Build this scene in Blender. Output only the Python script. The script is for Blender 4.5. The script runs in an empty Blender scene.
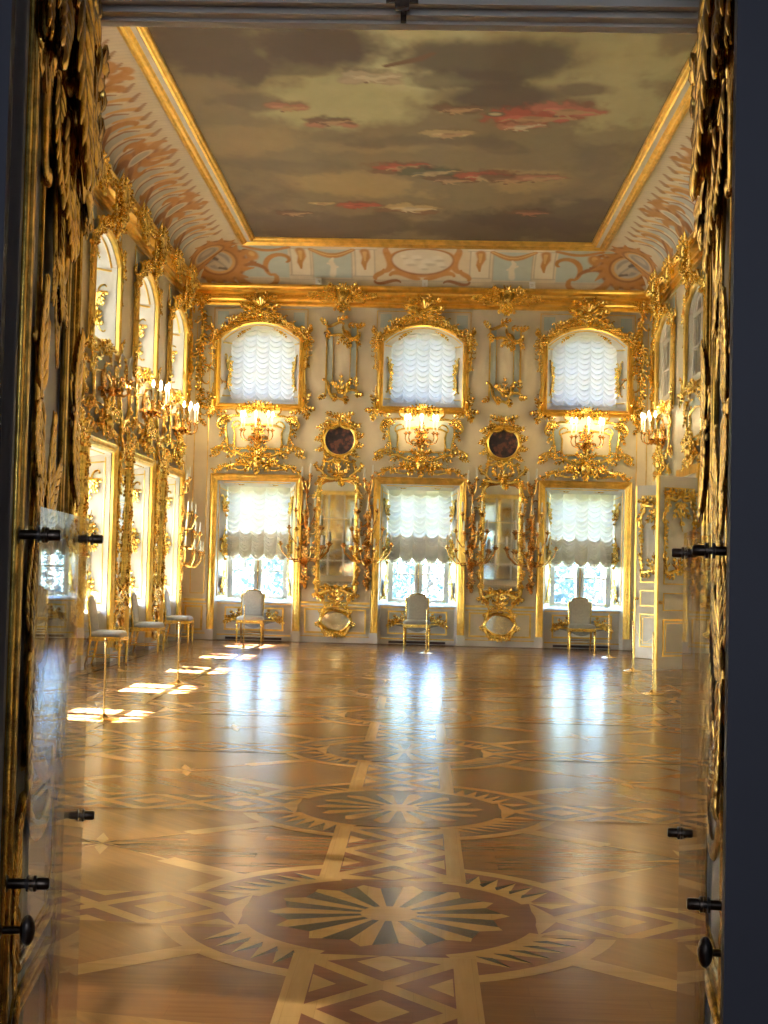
import bpy, math, random
import numpy as np
from mathutils import Matrix, Vector, noise
PI = math.pi
C = bpy.context.scene.collection
sc = bpy.context.scene
D2R = PI/180

# ------------------------------------------------------------------ mesh builder
class MB:
    def __init__(s):
        s.v = []; s.f = []; s.m = []; s.cur = 0; s.T = None; s.flip = False; s.stack = []
    def push(s, M):
        s.stack.append((s.T, s.flip))
        s.T = M if s.T is None else s.T @ M
        s.flip = s.T.to_3x3().determinant() < 0
        return s
    def pop(s):
        s.T, s.flip = s.stack.pop()
    def add(s, vs, fs, m=None):
        o = len(s.v); m = s.cur if m is None else m
        if s.T is not None:
            T = s.T
            s.v.extend([tuple(T @ Vector(p)) for p in vs])
        else:
            s.v.extend([tuple(p) for p in vs])
        for f in fs:
            s.f.append(tuple(o+i for i in (reversed(f) if s.flip else f))); s.m.append(m)
    def box(s, x0, x1, y0, y1, z0, z1, m=None):
        if x0 > x1: x0, x1 = x1, x0
        if y0 > y1: y0, y1 = y1, y0
        if z0 > z1: z0, z1 = z1, z0
        s.add([(x0,y0,z0),(x1,y0,z0),(x1,y1,z0),(x0,y1,z0),(x0,y0,z1),(x1,y0,z1),(x1,y1,z1),(x0,y1,z1)],
              [(0,3,2,1),(4,5,6,7),(0,1,5,4),(1,2,6,5),(2,3,7,6),(3,0,4,7)], m)
    def poly(s, pts, m=None):
        s.add(pts, [tuple(range(len(pts)))], m)
    def lathe(s, prof, n=16, c=(0,0,0), m=None, axis='z'):
        vs = []; fs = []
        for r, z in prof:
            for k in range(n):
                a = 2*PI*k/n
                if axis == 'z': vs.append((c[0]+r*math.cos(a), c[1]+r*math.sin(a), c[2]+z))
                else: vs.append((c[0]+r*math.cos(a), c[1]-z, c[2]+r*math.sin(a)))   # axis towards -y
        for i in range(len(prof)-1):
            for k in range(n):
                k2 = (k+1) % n
                fs.append((i*n+k, i*n+k2, (i+1)*n+k2, (i+1)*n+k))
        fs.append(tuple(reversed(range(n)))); fs.append(tuple(range((len(prof)-1)*n, len(prof)*n)))
        s.add(vs, fs, m)
    def tube(s, pts, rad, n=7, m=None, flat=1.0, nrm=None, closed=False):
        """sweep an ellipse along pts; nrm = fixed outward direction (else parallel transport)"""
        P = [Vector(p) for p in pts]; N = len(P)
        if not hasattr(rad, '__len__'): rad = [rad]*N
        vs = []; fs = []; up = None
        for i in range(N):
            if closed: t = P[(i+1) % N]-P[(i-1) % N]
            else: t = P[min(i+1,N-1)]-P[max(i-1,0)]
            if t.length < 1e-9: t = Vector((0,0,1))
            t.normalize()
            if nrm is not None:
                sd = t.cross(Vector(nrm))
                if sd.length < 1e-6: sd = Vector((1,0,0))
                sd.normalize(); up = sd.cross(t)
            else:
                if up is None:
                    up = t.orthogonal().normalized()
                up = (up - t*up.dot(t)).normalized(); sd = t.cross(up)
            for k in range(n):
                a = 2*PI*k/n
                vs.append(P[i] + sd*(rad[i]*math.cos(a)) + up*(rad[i]*flat*math.sin(a)))
        M = N if closed else N-1
        for i in range(M):
            j = (i+1) % N
            for k in range(n):
                k2 = (k+1) % n
                fs.append((i*n+k, j*n+k, j*n+k2, i*n+k2))
        if not closed:
            fs.append(tuple(range(n))); fs.append(tuple(reversed(range((N-1)*n, N*n))))
        s.add(vs, fs, m)
    def ball(s, c, r, sq=(1,1,1), n=8, k=5, m=None):
        vs = []; fs = []
        for i in range(k+1):
            th = PI*i/k
            for j in range(n):
                a = 2*PI*j/n
                vs.append((c[0]+r*sq[0]*math.sin(th)*math.cos(a), c[1]+r*sq[1]*math.sin(th)*math.sin(a), c[2]+r*sq[2]*math.cos(th)))
        for i in range(k):
            for j in range(n):
                fs.append((i*n+j, (i+1)*n+j, (i+1)*n+(j+1) % n, i*n+(j+1) % n))
        s.add(vs, fs, m)
    def loft(s, rings, closed=False, m=None, ms=None):
        """rings: lists of equal length; consecutive rings joined with quads"""
        n = len(rings[0]); vs = [p for r in rings for p in r]
        for i in range(len(rings)-1):
            fs = []
            for k in range(n if closed else n-1):
                k2 = (k+1) % n
                fs.append((k, k2, n+k2, n+k))
            s.add(vs[i*n:(i+2)*n], fs, ms[i] if ms else m)
    def build(s, name, mats, parent=None, smooth=True, ang=40, loc=None):
        me = bpy.data.meshes.new(name); me.from_pydata(s.v, [], s.f)
        if not isinstance(mats, (list, tuple)): mats = [mats]
        for m in mats: me.materials.append(m)
        if len(mats) > 1: me.polygons.foreach_set('material_index', s.m)
        if smooth:
            me.polygons.foreach_set('use_smooth', [True]*len(me.polygons))
            me.set_sharp_from_angle(angle=ang*D2R)
        me.update()
        o = bpy.data.objects.new(name, me); C.objects.link(o)
        if parent: o.parent = parent
        if loc: o.location = loc
        return o

def tag(o, label=None, cat=None, group=None, kind=None):
    if label: o['label'] = label
    if cat: o['category'] = cat
    if group: o['group'] = group
    if kind: o['kind'] = kind
    return o
def thing(name, label, cat, loc=(0,0,0), rz=0, group=None):
    o = bpy.data.objects.new(name, None); C.objects.link(o)
    o.empty_display_size = .1
    o.location = loc; o.rotation_euler = (0,0,rz)
    return tag(o, label, cat, group)
def struct(o):
    o['kind'] = 'structure'; return o
def sempty(name, loc=(0,0,0), rz=0):
    o = bpy.data.objects.new(name, None); C.objects.link(o); o.location = loc; o.rotation_euler = (0,0,rz)
    return struct(o)
def dup(root, loc, rz=0, label=None, group=None, parent=None):
    c = root.copy(); C.objects.link(c)
    def kids(src, dst):
        for ch in list(src.children):
            d = ch.copy(); C.objects.link(d); d.parent = dst
            d.matrix_parent_inverse = ch.matrix_parent_inverse.copy()
            kids(ch, d)
    kids(root, c)
    c.location = loc; c.rotation_euler = (0,0,rz)
    if label: c['label'] = label
    if group: c['group'] = group
    return c

# ------------------------------------------------------------------ materials
def new_mat(name):
    m = bpy.data.materials.new(name); m.use_nodes = True
    nt = m.node_tree; b = nt.nodes['Principled BSDF']
    return m, nt, b
def setp(b, **k):
    for n, v in k.items():
        b.inputs[n.replace('_', ' ')].default_value = v
def rgb(c): return (c[0], c[1], c[2], 1)
def noise_tex(nt, scale, detail=4, vec=None, rough=.55):
    n = nt.nodes.new('ShaderNodeTexNoise'); n.inputs['Scale'].default_value = scale; n.inputs['Detail'].default_value = detail
    n.inputs['Roughness'].default_value = rough
    if vec is not None: nt.links.new(vec, n.inputs['Vector'])
    return n
def ramp(nt, fac, cols):
    r = nt.nodes.new('ShaderNodeValToRGB'); e = r.color_ramp.elements
    e[0].position, e[0].color = cols[0][0], rgb(cols[0][1]); e[1].position, e[1].color = cols[-1][0], rgb(cols[-1][1])
    for p, c in cols[1:-1]:
        x = e.new(p); x.color = rgb(c)
    nt.links.new(fac, r.inputs['Fac']); return r
def objcoord(nt):
    return nt.nodes.new('ShaderNodeTexCoord').outputs['Object']
def bump(nt, b, height, strength=.3, dist=.01):
    n = nt.nodes.new('ShaderNodeBump'); n.inputs['Strength'].default_value = strength; n.inputs['Distance'].default_value = dist
    nt.links.new(height, n.inputs['Height']); nt.links.new(n.outputs['Normal'], b.inputs['Normal'])
def paint(name, c, rough=.5, var=.06, scale=3.0, spec=.4):
    m, nt, b = new_mat(name)
    n = noise_tex(nt, scale, 5, objcoord(nt))
    r = ramp(nt, n.outputs['Fac'], [(.3, [x*(1-var) for x in c]), (.7, [min(1, x*(1+var*.6)) for x in c])])
    nt.links.new(r.outputs['Color'], b.inputs['Base Color'])
    setp(b, Roughness=rough, Specular_IOR_Level=spec)
    return m
def metal(name, c, rough=.28, dark=.55, scale=18., bmp=.25, dist=.006):
    m, nt, b = new_mat(name)
    oc = objcoord(nt)
    n = noise_tex(nt, scale, 4, oc)
    r = ramp(nt, n.outputs['Fac'], [(.32, [x*dark for x in c]), (.58, c)])
    nt.links.new(r.outputs['Color'], b.inputs['Base Color'])
    setp(b, Metallic=1.0, Roughness=rough)
    n2 = noise_tex(nt, scale*2.2, 3, oc)
    bump(nt, b, n2.outputs['Fac'], bmp, dist)
    return m
def wood(name, c, c2, axis='x', rough=.185, ang=0.0, plank=0.12):
    m, nt, b = new_mat(name)
    oc = objcoord(nt)
    mp = nt.nodes.new('ShaderNodeMapping'); mp.inputs['Rotation'].default_value = (0,0,ang)
    nt.links.new(oc, mp.inputs['Vector'])
    st = nt.nodes.new('ShaderNodeMapping'); st.inputs['Scale'].default_value = (1.2, 14, 1) if axis == 'x' else (14, 1.2, 1)
    nt.links.new(mp.outputs['Vector'], st.inputs['Vector'])
    n = noise_tex(nt, 2.2, 6, st.outputs['Vector'], .6)
    # boards of slightly different tone
    br = nt.nodes.new('ShaderNodeTexBrick'); br.inputs['Scale'].default_value = 1.0
    br.inputs['Color1'].default_value = (.72,.72,.72,1); br.inputs['Color2'].default_value = (1,1,1,1); br.inputs['Mortar'].default_value = (.55,.55,.55,1)
    br.inputs['Mortar Size'].default_value = .0012; br.inputs['Brick Width'].default_value = .9; br.inputs['Row Height'].default_value = plank
    rot = nt.nodes.new('ShaderNodeMapping'); rot.inputs['Rotation'].default_value = (0,0,ang + (0 if axis == 'x' else PI/2))
    nt.links.new(oc, rot.inputs['Vector']); nt.links.new(rot.outputs['Vector'], br.inputs['Vector'])
    r = ramp(nt, n.outputs['Fac'], [(.28, c2), (.72, c)])
    mx = nt.nodes.new('ShaderNodeMix'); mx.data_type = 'RGBA'; mx.blend_type = 'MULTIPLY'; mx.inputs['Factor'].default_value = .55
    nt.links.new(r.outputs['Color'], mx.inputs['A']); nt.links.new(br.outputs['Color'], mx.inputs['B'])
    nt.links.new(mx.outputs['Result'], b.inputs['Base Color'])
    setp(b, Roughness=rough, Specular_IOR_Level=.5, IOR=1.25)
    big = noise_tex(nt, 1.7, 3, oc)
    rr = nt.nodes.new('ShaderNodeMapRange'); rr.inputs['To Min'].default_value = rough*.8; rr.inputs['To Max'].default_value = rough*1.25
    nt.links.new(big.outputs['Fac'], rr.inputs['Value']); nt.links.new(rr.outputs['Result'], b.inputs['Roughness'])
    return m
def vcol(name, rough=.6):
    m, nt, b = new_mat(name)
    a = nt.nodes.new('ShaderNodeAttribute'); a.attribute_name = 'Col'
    nt.links.new(a.outputs['Color'], b.inputs['Base Color']); setp(b, Roughness=rough, Specular_IOR_Level=.25)
    n = noise_tex(nt, 40, 3, objcoord(nt)); bump(nt, b, n.outputs['Fac'], .05, .002)
    return m
def emit(name, c, s):
    m = bpy.data.materials.new(name); m.use_nodes = True; nt = m.node_tree; nt.nodes.clear()
    e = nt.nodes.new('ShaderNodeEmission'); e.inputs['Color'].default_value = rgb(c); e.inputs['Strength'].default_value = s
    o = nt.nodes.new('ShaderNodeOutputMaterial'); nt.links.new(e.outputs[0], o.inputs['Surface']); return m
def pane(name, tint=(1,1,1), ior=1.45, rough=.01, haze=0.0):
    """thin clear sheet: straight-through transmission plus a Fresnel reflection on the face turned to the ray"""
    m = bpy.data.materials.new(name); m.use_nodes = True; nt = m.node_tree; nt.nodes.clear()
    tr = nt.nodes.new('ShaderNodeBsdfTransparent'); tr.inputs['Color'].default_value = rgb(tint)
    gl = nt.nodes.new('ShaderNodeBsdfGlossy'); gl.inputs['Roughness'].default_value = rough
    fr = nt.nodes.new('ShaderNodeFresnel'); fr.inputs['IOR'].default_value = ior
    ge = nt.nodes.new('ShaderNodeNewGeometry')
    inv = nt.nodes.new('ShaderNodeMath'); inv.operation = 'SUBTRACT'; inv.inputs[0].default_value = 1
    nt.links.new(ge.outputs['Backfacing'], inv.inputs[1])
    mu = nt.nodes.new('ShaderNodeMath'); mu.operation = 'MULTIPLY'
    nt.links.new(fr.outputs[0], mu.inputs[0]); nt.links.new(inv.outputs[0], mu.inputs[1])
    mx = nt.nodes.new('ShaderNodeMixShader'); nt.links.new(mu.outputs[0], mx.inputs[0])
    nt.links.new(tr.outputs[0], mx.inputs[1]); nt.links.new(gl.outputs[0], mx.inputs[2])
    last = mx.outputs[0]
    if haze:
        df = nt.nodes.new('ShaderNodeBsdfDiffuse'); df.inputs['Color'].default_value = (.8,.8,.82,1)
        m2 = nt.nodes.new('ShaderNodeMixShader'); m2.inputs[0].default_value = haze
        nt.links.new(last, m2.inputs[1]); nt.links.new(df.outputs[0], m2.inputs[2]); last = m2.outputs[0]
    o = nt.nodes.new('ShaderNodeOutputMaterial'); nt.links.new(last, o.inputs['Surface']); return m
def fabric_sheer(name, c, tl=.45, tp=.12):
    m = bpy.data.materials.new(name); m.use_nodes = True; nt = m.node_tree; nt.nodes.clear()
    df = nt.nodes.new('ShaderNodeBsdfDiffuse'); df.inputs['Color'].default_value = rgb(c)
    tl_ = nt.nodes.new('ShaderNodeBsdfTranslucent'); tl_.inputs['Color'].default_value = rgb(c)
    tp_ = nt.nodes.new('ShaderNodeBsdfTransparent')
    a = nt.nodes.new('ShaderNodeMixShader'); a.inputs[0].default_value = tl
    nt.links.new(df.outputs[0], a.inputs[1]); nt.links.new(tl_.outputs[0], a.inputs[2])
    b = nt.nodes.new('ShaderNodeMixShader'); b.inputs[0].default_value = tp
    nt.links.new(a.outputs[0], b.inputs[1]); nt.links.new(tp_.outputs[0], b.inputs[2])
    n = noise_tex(nt, 260, 2, objcoord(nt))
    bp = nt.nodes.new('ShaderNodeBump'); bp.inputs['Strength'].default_value = .1; bp.inputs['Distance'].default_value = .001
    nt.links.new(n.outputs['Fac'], bp.inputs['Height']); nt.links.new(bp.outputs[0], df.inputs['Normal'])
    o = nt.nodes.new('ShaderNodeOutputMaterial'); nt.links.new(b.outputs[0], o.inputs['Surface']); return m

M = {}
M['cream'] = paint('cream wall paint', (.92,.815,.60), .45)
M['blue'] = paint('pale blue paint', (.60,.67,.62), .5)
M['white'] = paint('white woodwork paint', (.80,.77,.68), .4)
M['grey'] = paint('grey white door paint', (.62,.58,.52), .45)
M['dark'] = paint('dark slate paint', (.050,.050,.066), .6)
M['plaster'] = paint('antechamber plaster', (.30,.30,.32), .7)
M['gold'] = metal('gilded wood', (1.0,.735,.20), .25, .6)
M['goldline'] = metal('gilded moulding', (1.0,.71,.19), .30, .75, 6., .1)
M['doorgold'] = metal('shaded door gilding', (.74,.47,.11), .2, .35, 22., .35, .003)  # near-door gilding; dark blotches in the colour stand in for shaded recesses
M['bronze'] = metal('gilt bronze', (.86,.52,.15), .26, .4)
M['iron'] = metal('dark bronze', (.10,.075,.06), .32, .7, 40.)
M['brass'] = metal('polished brass', (.90,.66,.28), .22, .85)
M['light_x'] = wood('maple inlay', (.56,.325,.115), (.47,.26,.085), 'x')
M['light_y'] = wood('maple inlay lengthwise', (.54,.315,.11), (.45,.25,.08), 'y')
M['oak_x'] = wood('oak parquet', (.265,.108,.031), (.185,.070,.020), 'x')
M['honey'] = wood('honey oak parquet', (.355,.170,.048), (.27,.125,.033), 'x', ang=PI/4)
M['mahog'] = wood('mahogany inlay', (.25,.095,.052), (.18,.065,.036), 'x')
M['walnut'] = wood('walnut inlay', (.055,.046,.046), (.032,.027,.03), 'x')
M['canvas'] = vcol('painted ceiling canvas', .55)
M['fresco'] = vcol('painted cove plaster', .6)
M['sheer'] = fabric_sheer('sheer white silk', (.92,.88,.80), .115, .009)
M['silk'] = fabric_sheer('dense white silk', (.92,.90,.86), .05, .005)
M['uphol'] = paint('grey green silk upholstery', (.46,.44,.36), .7, .12, 30)
M['glass'] = pane('window glass', (.97,.99,1.0), 1.45)
M['acrylic'] = pane('clear acrylic', (.93,.95,.97), 1.40, .015, .035)
M['candle'] = paint('white candle wax', (.86,.84,.76), .4)
M['bulb'] = emit('lit flame bulb', (1.0,.80,.48), 26.)
M['bulb_off'] = paint('unlit frosted bulb', (.8,.78,.72), .3)
m, nt, b = new_mat('mirror glass'); setp(b, Metallic=1.0, Roughness=.025); b.inputs['Base Color'].default_value = (.84,.86,.83,1); M['mirror'] = m
m, nt, b = new_mat('dark mirror pane'); setp(b, Metallic=1.0, Roughness=.05); b.inputs['Base Color'].default_value = (.55,.57,.55,1); M['dmirror'] = m
M['leafgreen'] = fabric_sheer('tree foliage', (.14,.19,.19), .3, .0)
M['bark'] = paint('tree bark', (.16,.12,.09), .8)
M['lawn'] = paint('lawn', (.09,.12,.05), .8, .3, .5)
M['sensor'] = paint('white plastic', (.85,.85,.82), .4)
# ------------------------------------------------------------------ carved ornament, local frame: u right, v up, w towards the viewer
def P3(u, v, w=0): return (u, -w, v)
def tr(u=0, v=0, w=0, rot=0, s=1.0, sx=1):
    c, n = math.cos(rot), math.sin(rot)
    return Matrix(((c*s*sx, 0, -n*s, u), (0, s, 0, -w), (n*s*sx, 0, c*s, v), (0,0,0,1)))
OUT = (0,-1,0)
def curl_path(p0, p1, a0, a1, n=22, q=3.0):
    pts = [(0.0, 0.0)]; th = []
    for i in range(n):
        s = (i+.5)/n
        th.append(-a0*(1-s)**q + a1*s**q)
    x = y = 0
    for i in range(n):
        # shorter steps at the curled ends
        s = (i+.5)/n; st = .25 + math.sin(PI*s)
        x += math.cos(th[i])*st; y += math.sin(th[i])*st; pts.append((x, y))
    L = math.hypot(x, y); a = math.atan2(y, x)
    d = (p1[0]-p0[0], p1[1]-p0[1]); k = math.hypot(*d)/max(L, 1e-6); b = math.atan2(d[1], d[0])-a
    c, sn = math.cos(b)*k, math.sin(b)*k
    return [(p0[0]+c*px-sn*py, p0[1]+sn*px+c*py) for px, py in pts]
def scroll(mb, p0, p1, a0, a1, r, w=0.0, lift=.6, n=18, q=3.0, seg=6, eyes=True, flat=.9):
    pts = curl_path(p0, p1, a0, a1, n, q); N = len(pts)
    rad = [r*(.42+.58*math.sin(PI*min(max(i/(N-1), 0.0), 1.0))**.7) for i in range(N)]
    P = [P3(u, v, w + r*lift*(1+.5*math.sin(PI*i/(N-1)))) for i, (u, v) in enumerate(pts)]
    mb.tube(P, rad, seg, flat=flat, nrm=OUT)
    if eyes:
        if abs(a0) > 1.5: mb.ball(P3(*pts[0], w+r*.8), r*.95, n=7, k=4)
        if abs(a1) > 1.5: mb.ball(P3(*pts[-1], w+r*.8), r*.95, n=7, k=4)
def leaf(mb, p, ang, L, W, bend=.6, w=0.0, lift=.35, lobes=3, n=0, seg=5, st=4, fat=1.0):
    """acanthus leaf: a tapering stem with pairs of rounded fingers turning outwards, tip lifting off the ground"""
    m = 7; x, y = p; a = ang; S = []
    for i in range(m):
        S.append((x, y, a)); x += math.cos(a)*L/(m-1); y += math.sin(a)*L/(m-1); a += bend/(m-1)
    def H(t): return w + .16*W + lift*W*t*t
    mb.tube([P3(q[0], q[1], H(i/(m-1))+.05*W) for i, q in enumerate(S)], [W*(.17-.13*(i/(m-1))) for i in range(m)], seg, nrm=OUT, flat=1.1)
    for j in range(lobes):
        t = (j+.15)/lobes*.92; k = t*(m-1); i0 = min(int(k), m-2); f = k-i0
        bx = S[i0][0]*(1-f)+S[i0+1][0]*f; by = S[i0][1]*(1-f)+S[i0+1][1]*f; ba = S[i0][2]*(1-f)+S[i0+1][2]*f
        Lf = W*(.62+.25*math.sin(PI*min(1, t+.25)))*(1-.35*t)
        for sd in (-1, 1):
            fa = ba+sd*(1.05-.45*t); fx, fy = bx, by; P = []; R_ = []
            for q in range(st):
                u = q/(st-1)
                P.append(P3(fx, fy, H(t)+W*(.02+.16*math.sin(PI*u*.85)+.10*u*u))); R_.append(fat*W*(.10+.075*math.sin(PI*min(1, u*.9+.12)))*(1 if q < st-1 else .55))
                fx += math.cos(fa)*Lf/(st-1); fy += math.sin(fa)*Lf/(st-1); fa -= sd*.9/(st-1)
            mb.tube(P, R_, seg, nrm=OUT)
def shell(mb, u, v, r, ribs=7, a0=.25, a1=PI-.25, w=0.0):
    for i in range(ribs):
        a = a0+(a1-a0)*i/(ribs-1)
        k = 1.0 if i % 2 == 0 else .82
        pts = []; rad = []
        for j in range(5):
            t = j/4; rr = r*k*(.15+.85*t)
            pts.append(P3(u+math.cos(a)*rr, v+math.sin(a)*rr, w+r*(.12+.28*t*t))); rad.append(r*(.05+.13*t)*(1 if j < 4 else .6))
        mb.tube(pts, rad, 5, nrm=OUT)
        mb.ball(pts[-1], r*.13, n=6, k=4)
    mb.ball(P3(u, v, w+r*.15), r*.22, n=7, k=5)
def flower(mb, u, v, r, w=0.0, k=5, rot=0):
    for i in range(k):
        a = rot+2*PI*i/k
        mb.ball(P3(u+math.cos(a)*r*.6, v+math.sin(a)*r*.6, w+r*.3), r*.45, (1,.6,1), 6, 4)
    mb.ball(P3(u, v, w+r*.5), r*.32, n=6, k=4)
def plume(mb, p, ang, L, W, sgn=1, n=3, w=0.0):
    """spray of leaves from one stem"""
    for i in range(n):
        t = i/max(1, n-1)
        leaf(mb, p, ang+sgn*(t-.5)*1.1, L*(1-.25*abs(t-.4)), W, bend=sgn*(.9*(t-.2)), w=w+.3*W*i/n)
def garland(mb, path, size, seed=0, w=0.0, side=0, dens=1.0, stem=True, taper=(1,1)):
    """leaves, buds and curls set along a 2-D path"""
    R = random.Random(seed); acc = 0; k = 0
    L = sum(math.dist(path[i], path[i+1]) for i in range(len(path)-1)); run = 0
    if stem:
        mb.tube([P3(u, v, w+size*.15) for u, v in path], size*.13, 5, nrm=OUT)
    step = size*.62/dens; nxt = 0
    for i in range(len(path)-1):
        (x0, y0), (x1, y1) = path[i], path[i+1]; d = math.dist(path[i], path[i+1]); a = math.atan2(y1-y0, x1-x0)
        while nxt <= run+d:
            t = (nxt-run)/max(d, 1e-9); x, y = x0+(x1-x0)*t, y0+(y1-y0)*t; f = nxt/L
            s = size*(taper[0]+(taper[1]-taper[0])*f)*R.uniform(.8, 1.2)
            sg = (1 if k % 2 else -1) if side == 0 else (side if k % 3 else -side)
            kind = R.random()
            if kind < .72:
                leaf(mb, (x, y), a+sg*R.uniform(.45, 1.05), s*1.15, s*.62, bend=-sg*R.uniform(.4, 1.5), w=w+R.uniform(0, .2)*s, lobes=3, n=10)
            elif kind < .88:
                x2, y2 = x+math.cos(a+sg*1.1)*s*.8, y+math.sin(a+sg*1.1)*s*.8
                scroll(mb, (x, y), (x2, y2), .4, sg*4.2, s*.10, w, n=12, seg=5)
            else:
                flower(mb, x, y, s*.30, w+.12*s, 5, R.random()*6)
            nxt += step*R.uniform(.8, 1.15); k += 1
        run += d
def arc_pts(cx, cy, rx, ry, a0, a1, n=16):
    return [(cx+rx*math.cos(a0+(a1-a0)*i/n), cy+ry*math.sin(a0+(a1-a0)*i/n)) for i in range(n+1)]
def sym(mb, fn):
    for sx in (1, -1):
        mb.push(tr(sx=sx)); fn(); mb.pop()
def arch_pts(hw, z0, zs, zt, n=16):
    """outline of an arched opening, from lower left round over the crown to lower right"""
    rise = max(zt-zs, 1e-4)
    R = (hw*hw+rise*rise)/(2*rise); cz = zt-R
    a = math.atan2(zs-cz, hw)
    pts = [(-hw, z0)]
    for i in range(n+1):
        t = PI-a+(2*a-PI)*i/n
        pts.append((R*math.cos(t), cz+R*math.sin(t)))
    pts.append((hw, z0))
    return pts
def rect_pts(hw, z0, zt): return [(-hw, z0), (-hw, zt), (hw, zt), (hw, z0)]
def frame_loft(mb, fn, steps, m=None, closed=True):
    """fn(offset) -> outline; steps = [(offset, height)]"""
    rings = [[P3(u, v, h) for u, v in fn(o)] for o, h in steps]
    mb.loft(rings, closed=closed, m=m)
def line_rect(mb, u0, u1, v0, v1, t=.016, w=.0):
    """thin half-round gilded moulding round a panel"""
    for a, b, c, d in ((u0, u1, v1-t, v1), (u0, u1, v0, v0+t), (u0, u0+t, v0+t, v1-t), (u1-t, u1, v0+t, v1-t)):
        mb.box(a, b, -w-t*.9, -w, c, d)
def relief_field(mb, u0, u1, v0, v1, seed, size, n, w=0.0):
    """dense rocaille filling a field: scrolls crossed by leaves"""
    R = random.Random(seed)
    for i in range(n):
        u, v = R.uniform(u0, u1), R.uniform(v0, v1); a = R.uniform(0, 2*PI); s = size*R.uniform(.7, 1.3)
        if R.random() < .45:
            sg = R.choice((-1, 1))
            scroll(mb, (u, v), (u+math.cos(a)*s, v+math.sin(a)*s), sg*3.6, sg*R.choice((-1, 1))*3.8, s*.09, w, n=14, seg=5)
        else:
            leaf(mb, (u, v), a, s, s*.45, R.uniform(-1.4, 1.4), w+R.uniform(0, .25)*s)
# ------------------------------------------------------------------ the hall: sizes
XL, XR, YB, YF = -5.0, 4.69, 28.0, 4.35
XC = (XL+XR)/2
WB = [-3.50, -.095, 3.31]                 # window axes on the far wall
WL = [26.52-3.02*i for i in range(8)]    # window axes on the left wall
PB = [-1.795, 1.605]                     # piers on the far wall
PL = [25.01, 21.99, 18.97]            # piers on the left wall
HW, GW, DEP = .82, .634, .60
UP = (4.93, 6.28, 6.61); UPG = (5.12, 6.25, 6.56)
LO = (0.0, 3.31, 3.31); LOG = (.86, 3.18, 3.18)
R90 = PI/2

def wall_face(mb, u0, u1, v0, v1, cols, m=0):
    u = u0
    def q(a, b, c, d):
        if b-a > 1e-5 and d-c > 1e-5: mb.add([P3(a, c), P3(b, c), P3(b, d), P3(a, d)], [(0,1,2,3)], m)
    for uc, hw, holes in cols:
        q(u, uc-hw, v0, v1); v = v0
        for z0, zs, zt in holes:
            q(uc-hw, uc+hw, v, z0)
            if zt > zs:
                pts = arch_pts(hw, z0, zs, zt)[1:-1]
                for (a, b), (c, d) in zip(pts, pts[1:]):
                    mb.add([P3(uc+a, b), P3(uc+c, d), P3(uc+c, zt), P3(uc+a, zt)], [(0,1,2,3)], m)
            v = zt
        q(uc-hw, uc+hw, v, v1); u = uc+hw
    q(u, u1, v0, v1)
ZT = 8.25
mb = MB(); wall_face(mb, XL, XR, 0, ZT, [(x, HW, [LO, UP]) for x in WB])
w = struct(mb.build('wall_back', M['cream'], smooth=False, loc=(0, YB, 0)))
mb = MB(); wall_face(mb, YF, YB, 0, ZT, [(y, HW, [LO, UP]) for y in reversed(WL)])
w = struct(mb.build('wall_left', M['cream'], smooth=False, loc=(XL, 0, 0))); w.rotation_euler.z = R90
mb = MB(); wall_face(mb, -YB, -YF, 0, ZT, [(-y, HW, [(5.0, 6.28, 6.61)]) for y in (26.52, 23.50)])
w = struct(mb.build('wall_right', M['cream'], smooth=False, loc=(XR, 0, 0))); w.rotation_euler.z = -R90
# entrance wall: thick, with a panelled opening
OP = (-1.17, .94, 3.40)
mb = MB(); wall_face(mb, -XR, -XL, 0, ZT, [(-(OP[0]+OP[1])/2, (OP[1]-OP[0])/2, [(0, 3.40, 3.40)])])
w = struct(mb.build('wall_front', M['cream'], smooth=False, loc=(0, YF, 0))); w.rotation_euler.z = PI
# antechamber the camera stands in
mb = MB()
AX0, AX1, AY0, AY1, AZ = -2.6, 2.4, -2.6, 2.70, 4.4
NL, NR = -.868, .608
def vq(pts): mb.add(pts, [(0,1,2,3)])
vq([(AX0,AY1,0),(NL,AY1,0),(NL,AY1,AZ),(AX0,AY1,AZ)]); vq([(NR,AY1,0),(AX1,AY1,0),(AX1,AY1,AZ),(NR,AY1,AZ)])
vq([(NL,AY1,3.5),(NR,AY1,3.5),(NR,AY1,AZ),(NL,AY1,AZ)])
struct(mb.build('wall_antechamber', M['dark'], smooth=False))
mb = MB()
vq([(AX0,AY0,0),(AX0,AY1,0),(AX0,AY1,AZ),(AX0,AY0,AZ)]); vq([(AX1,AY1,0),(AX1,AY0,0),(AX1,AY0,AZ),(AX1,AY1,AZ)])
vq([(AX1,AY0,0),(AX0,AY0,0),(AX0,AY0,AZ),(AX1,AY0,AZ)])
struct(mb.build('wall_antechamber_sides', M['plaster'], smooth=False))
mb = MB(); vq([(AX0,AY0,AZ),(AX1,AY0,AZ),(AX1,AY1,AZ),(AX0,AY1,AZ)]); struct(mb.build('ceiling_antechamber', M['plaster'], smooth=False))
mb = MB(); vq([(AX0,AY0,-.001),(AX1,AY0,-.001),(AX1,AY1,-.001),(AX0,AY1,-.001)]); struct(mb.build('floor_antechamber', M['oak_x'], smooth=False))
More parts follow.
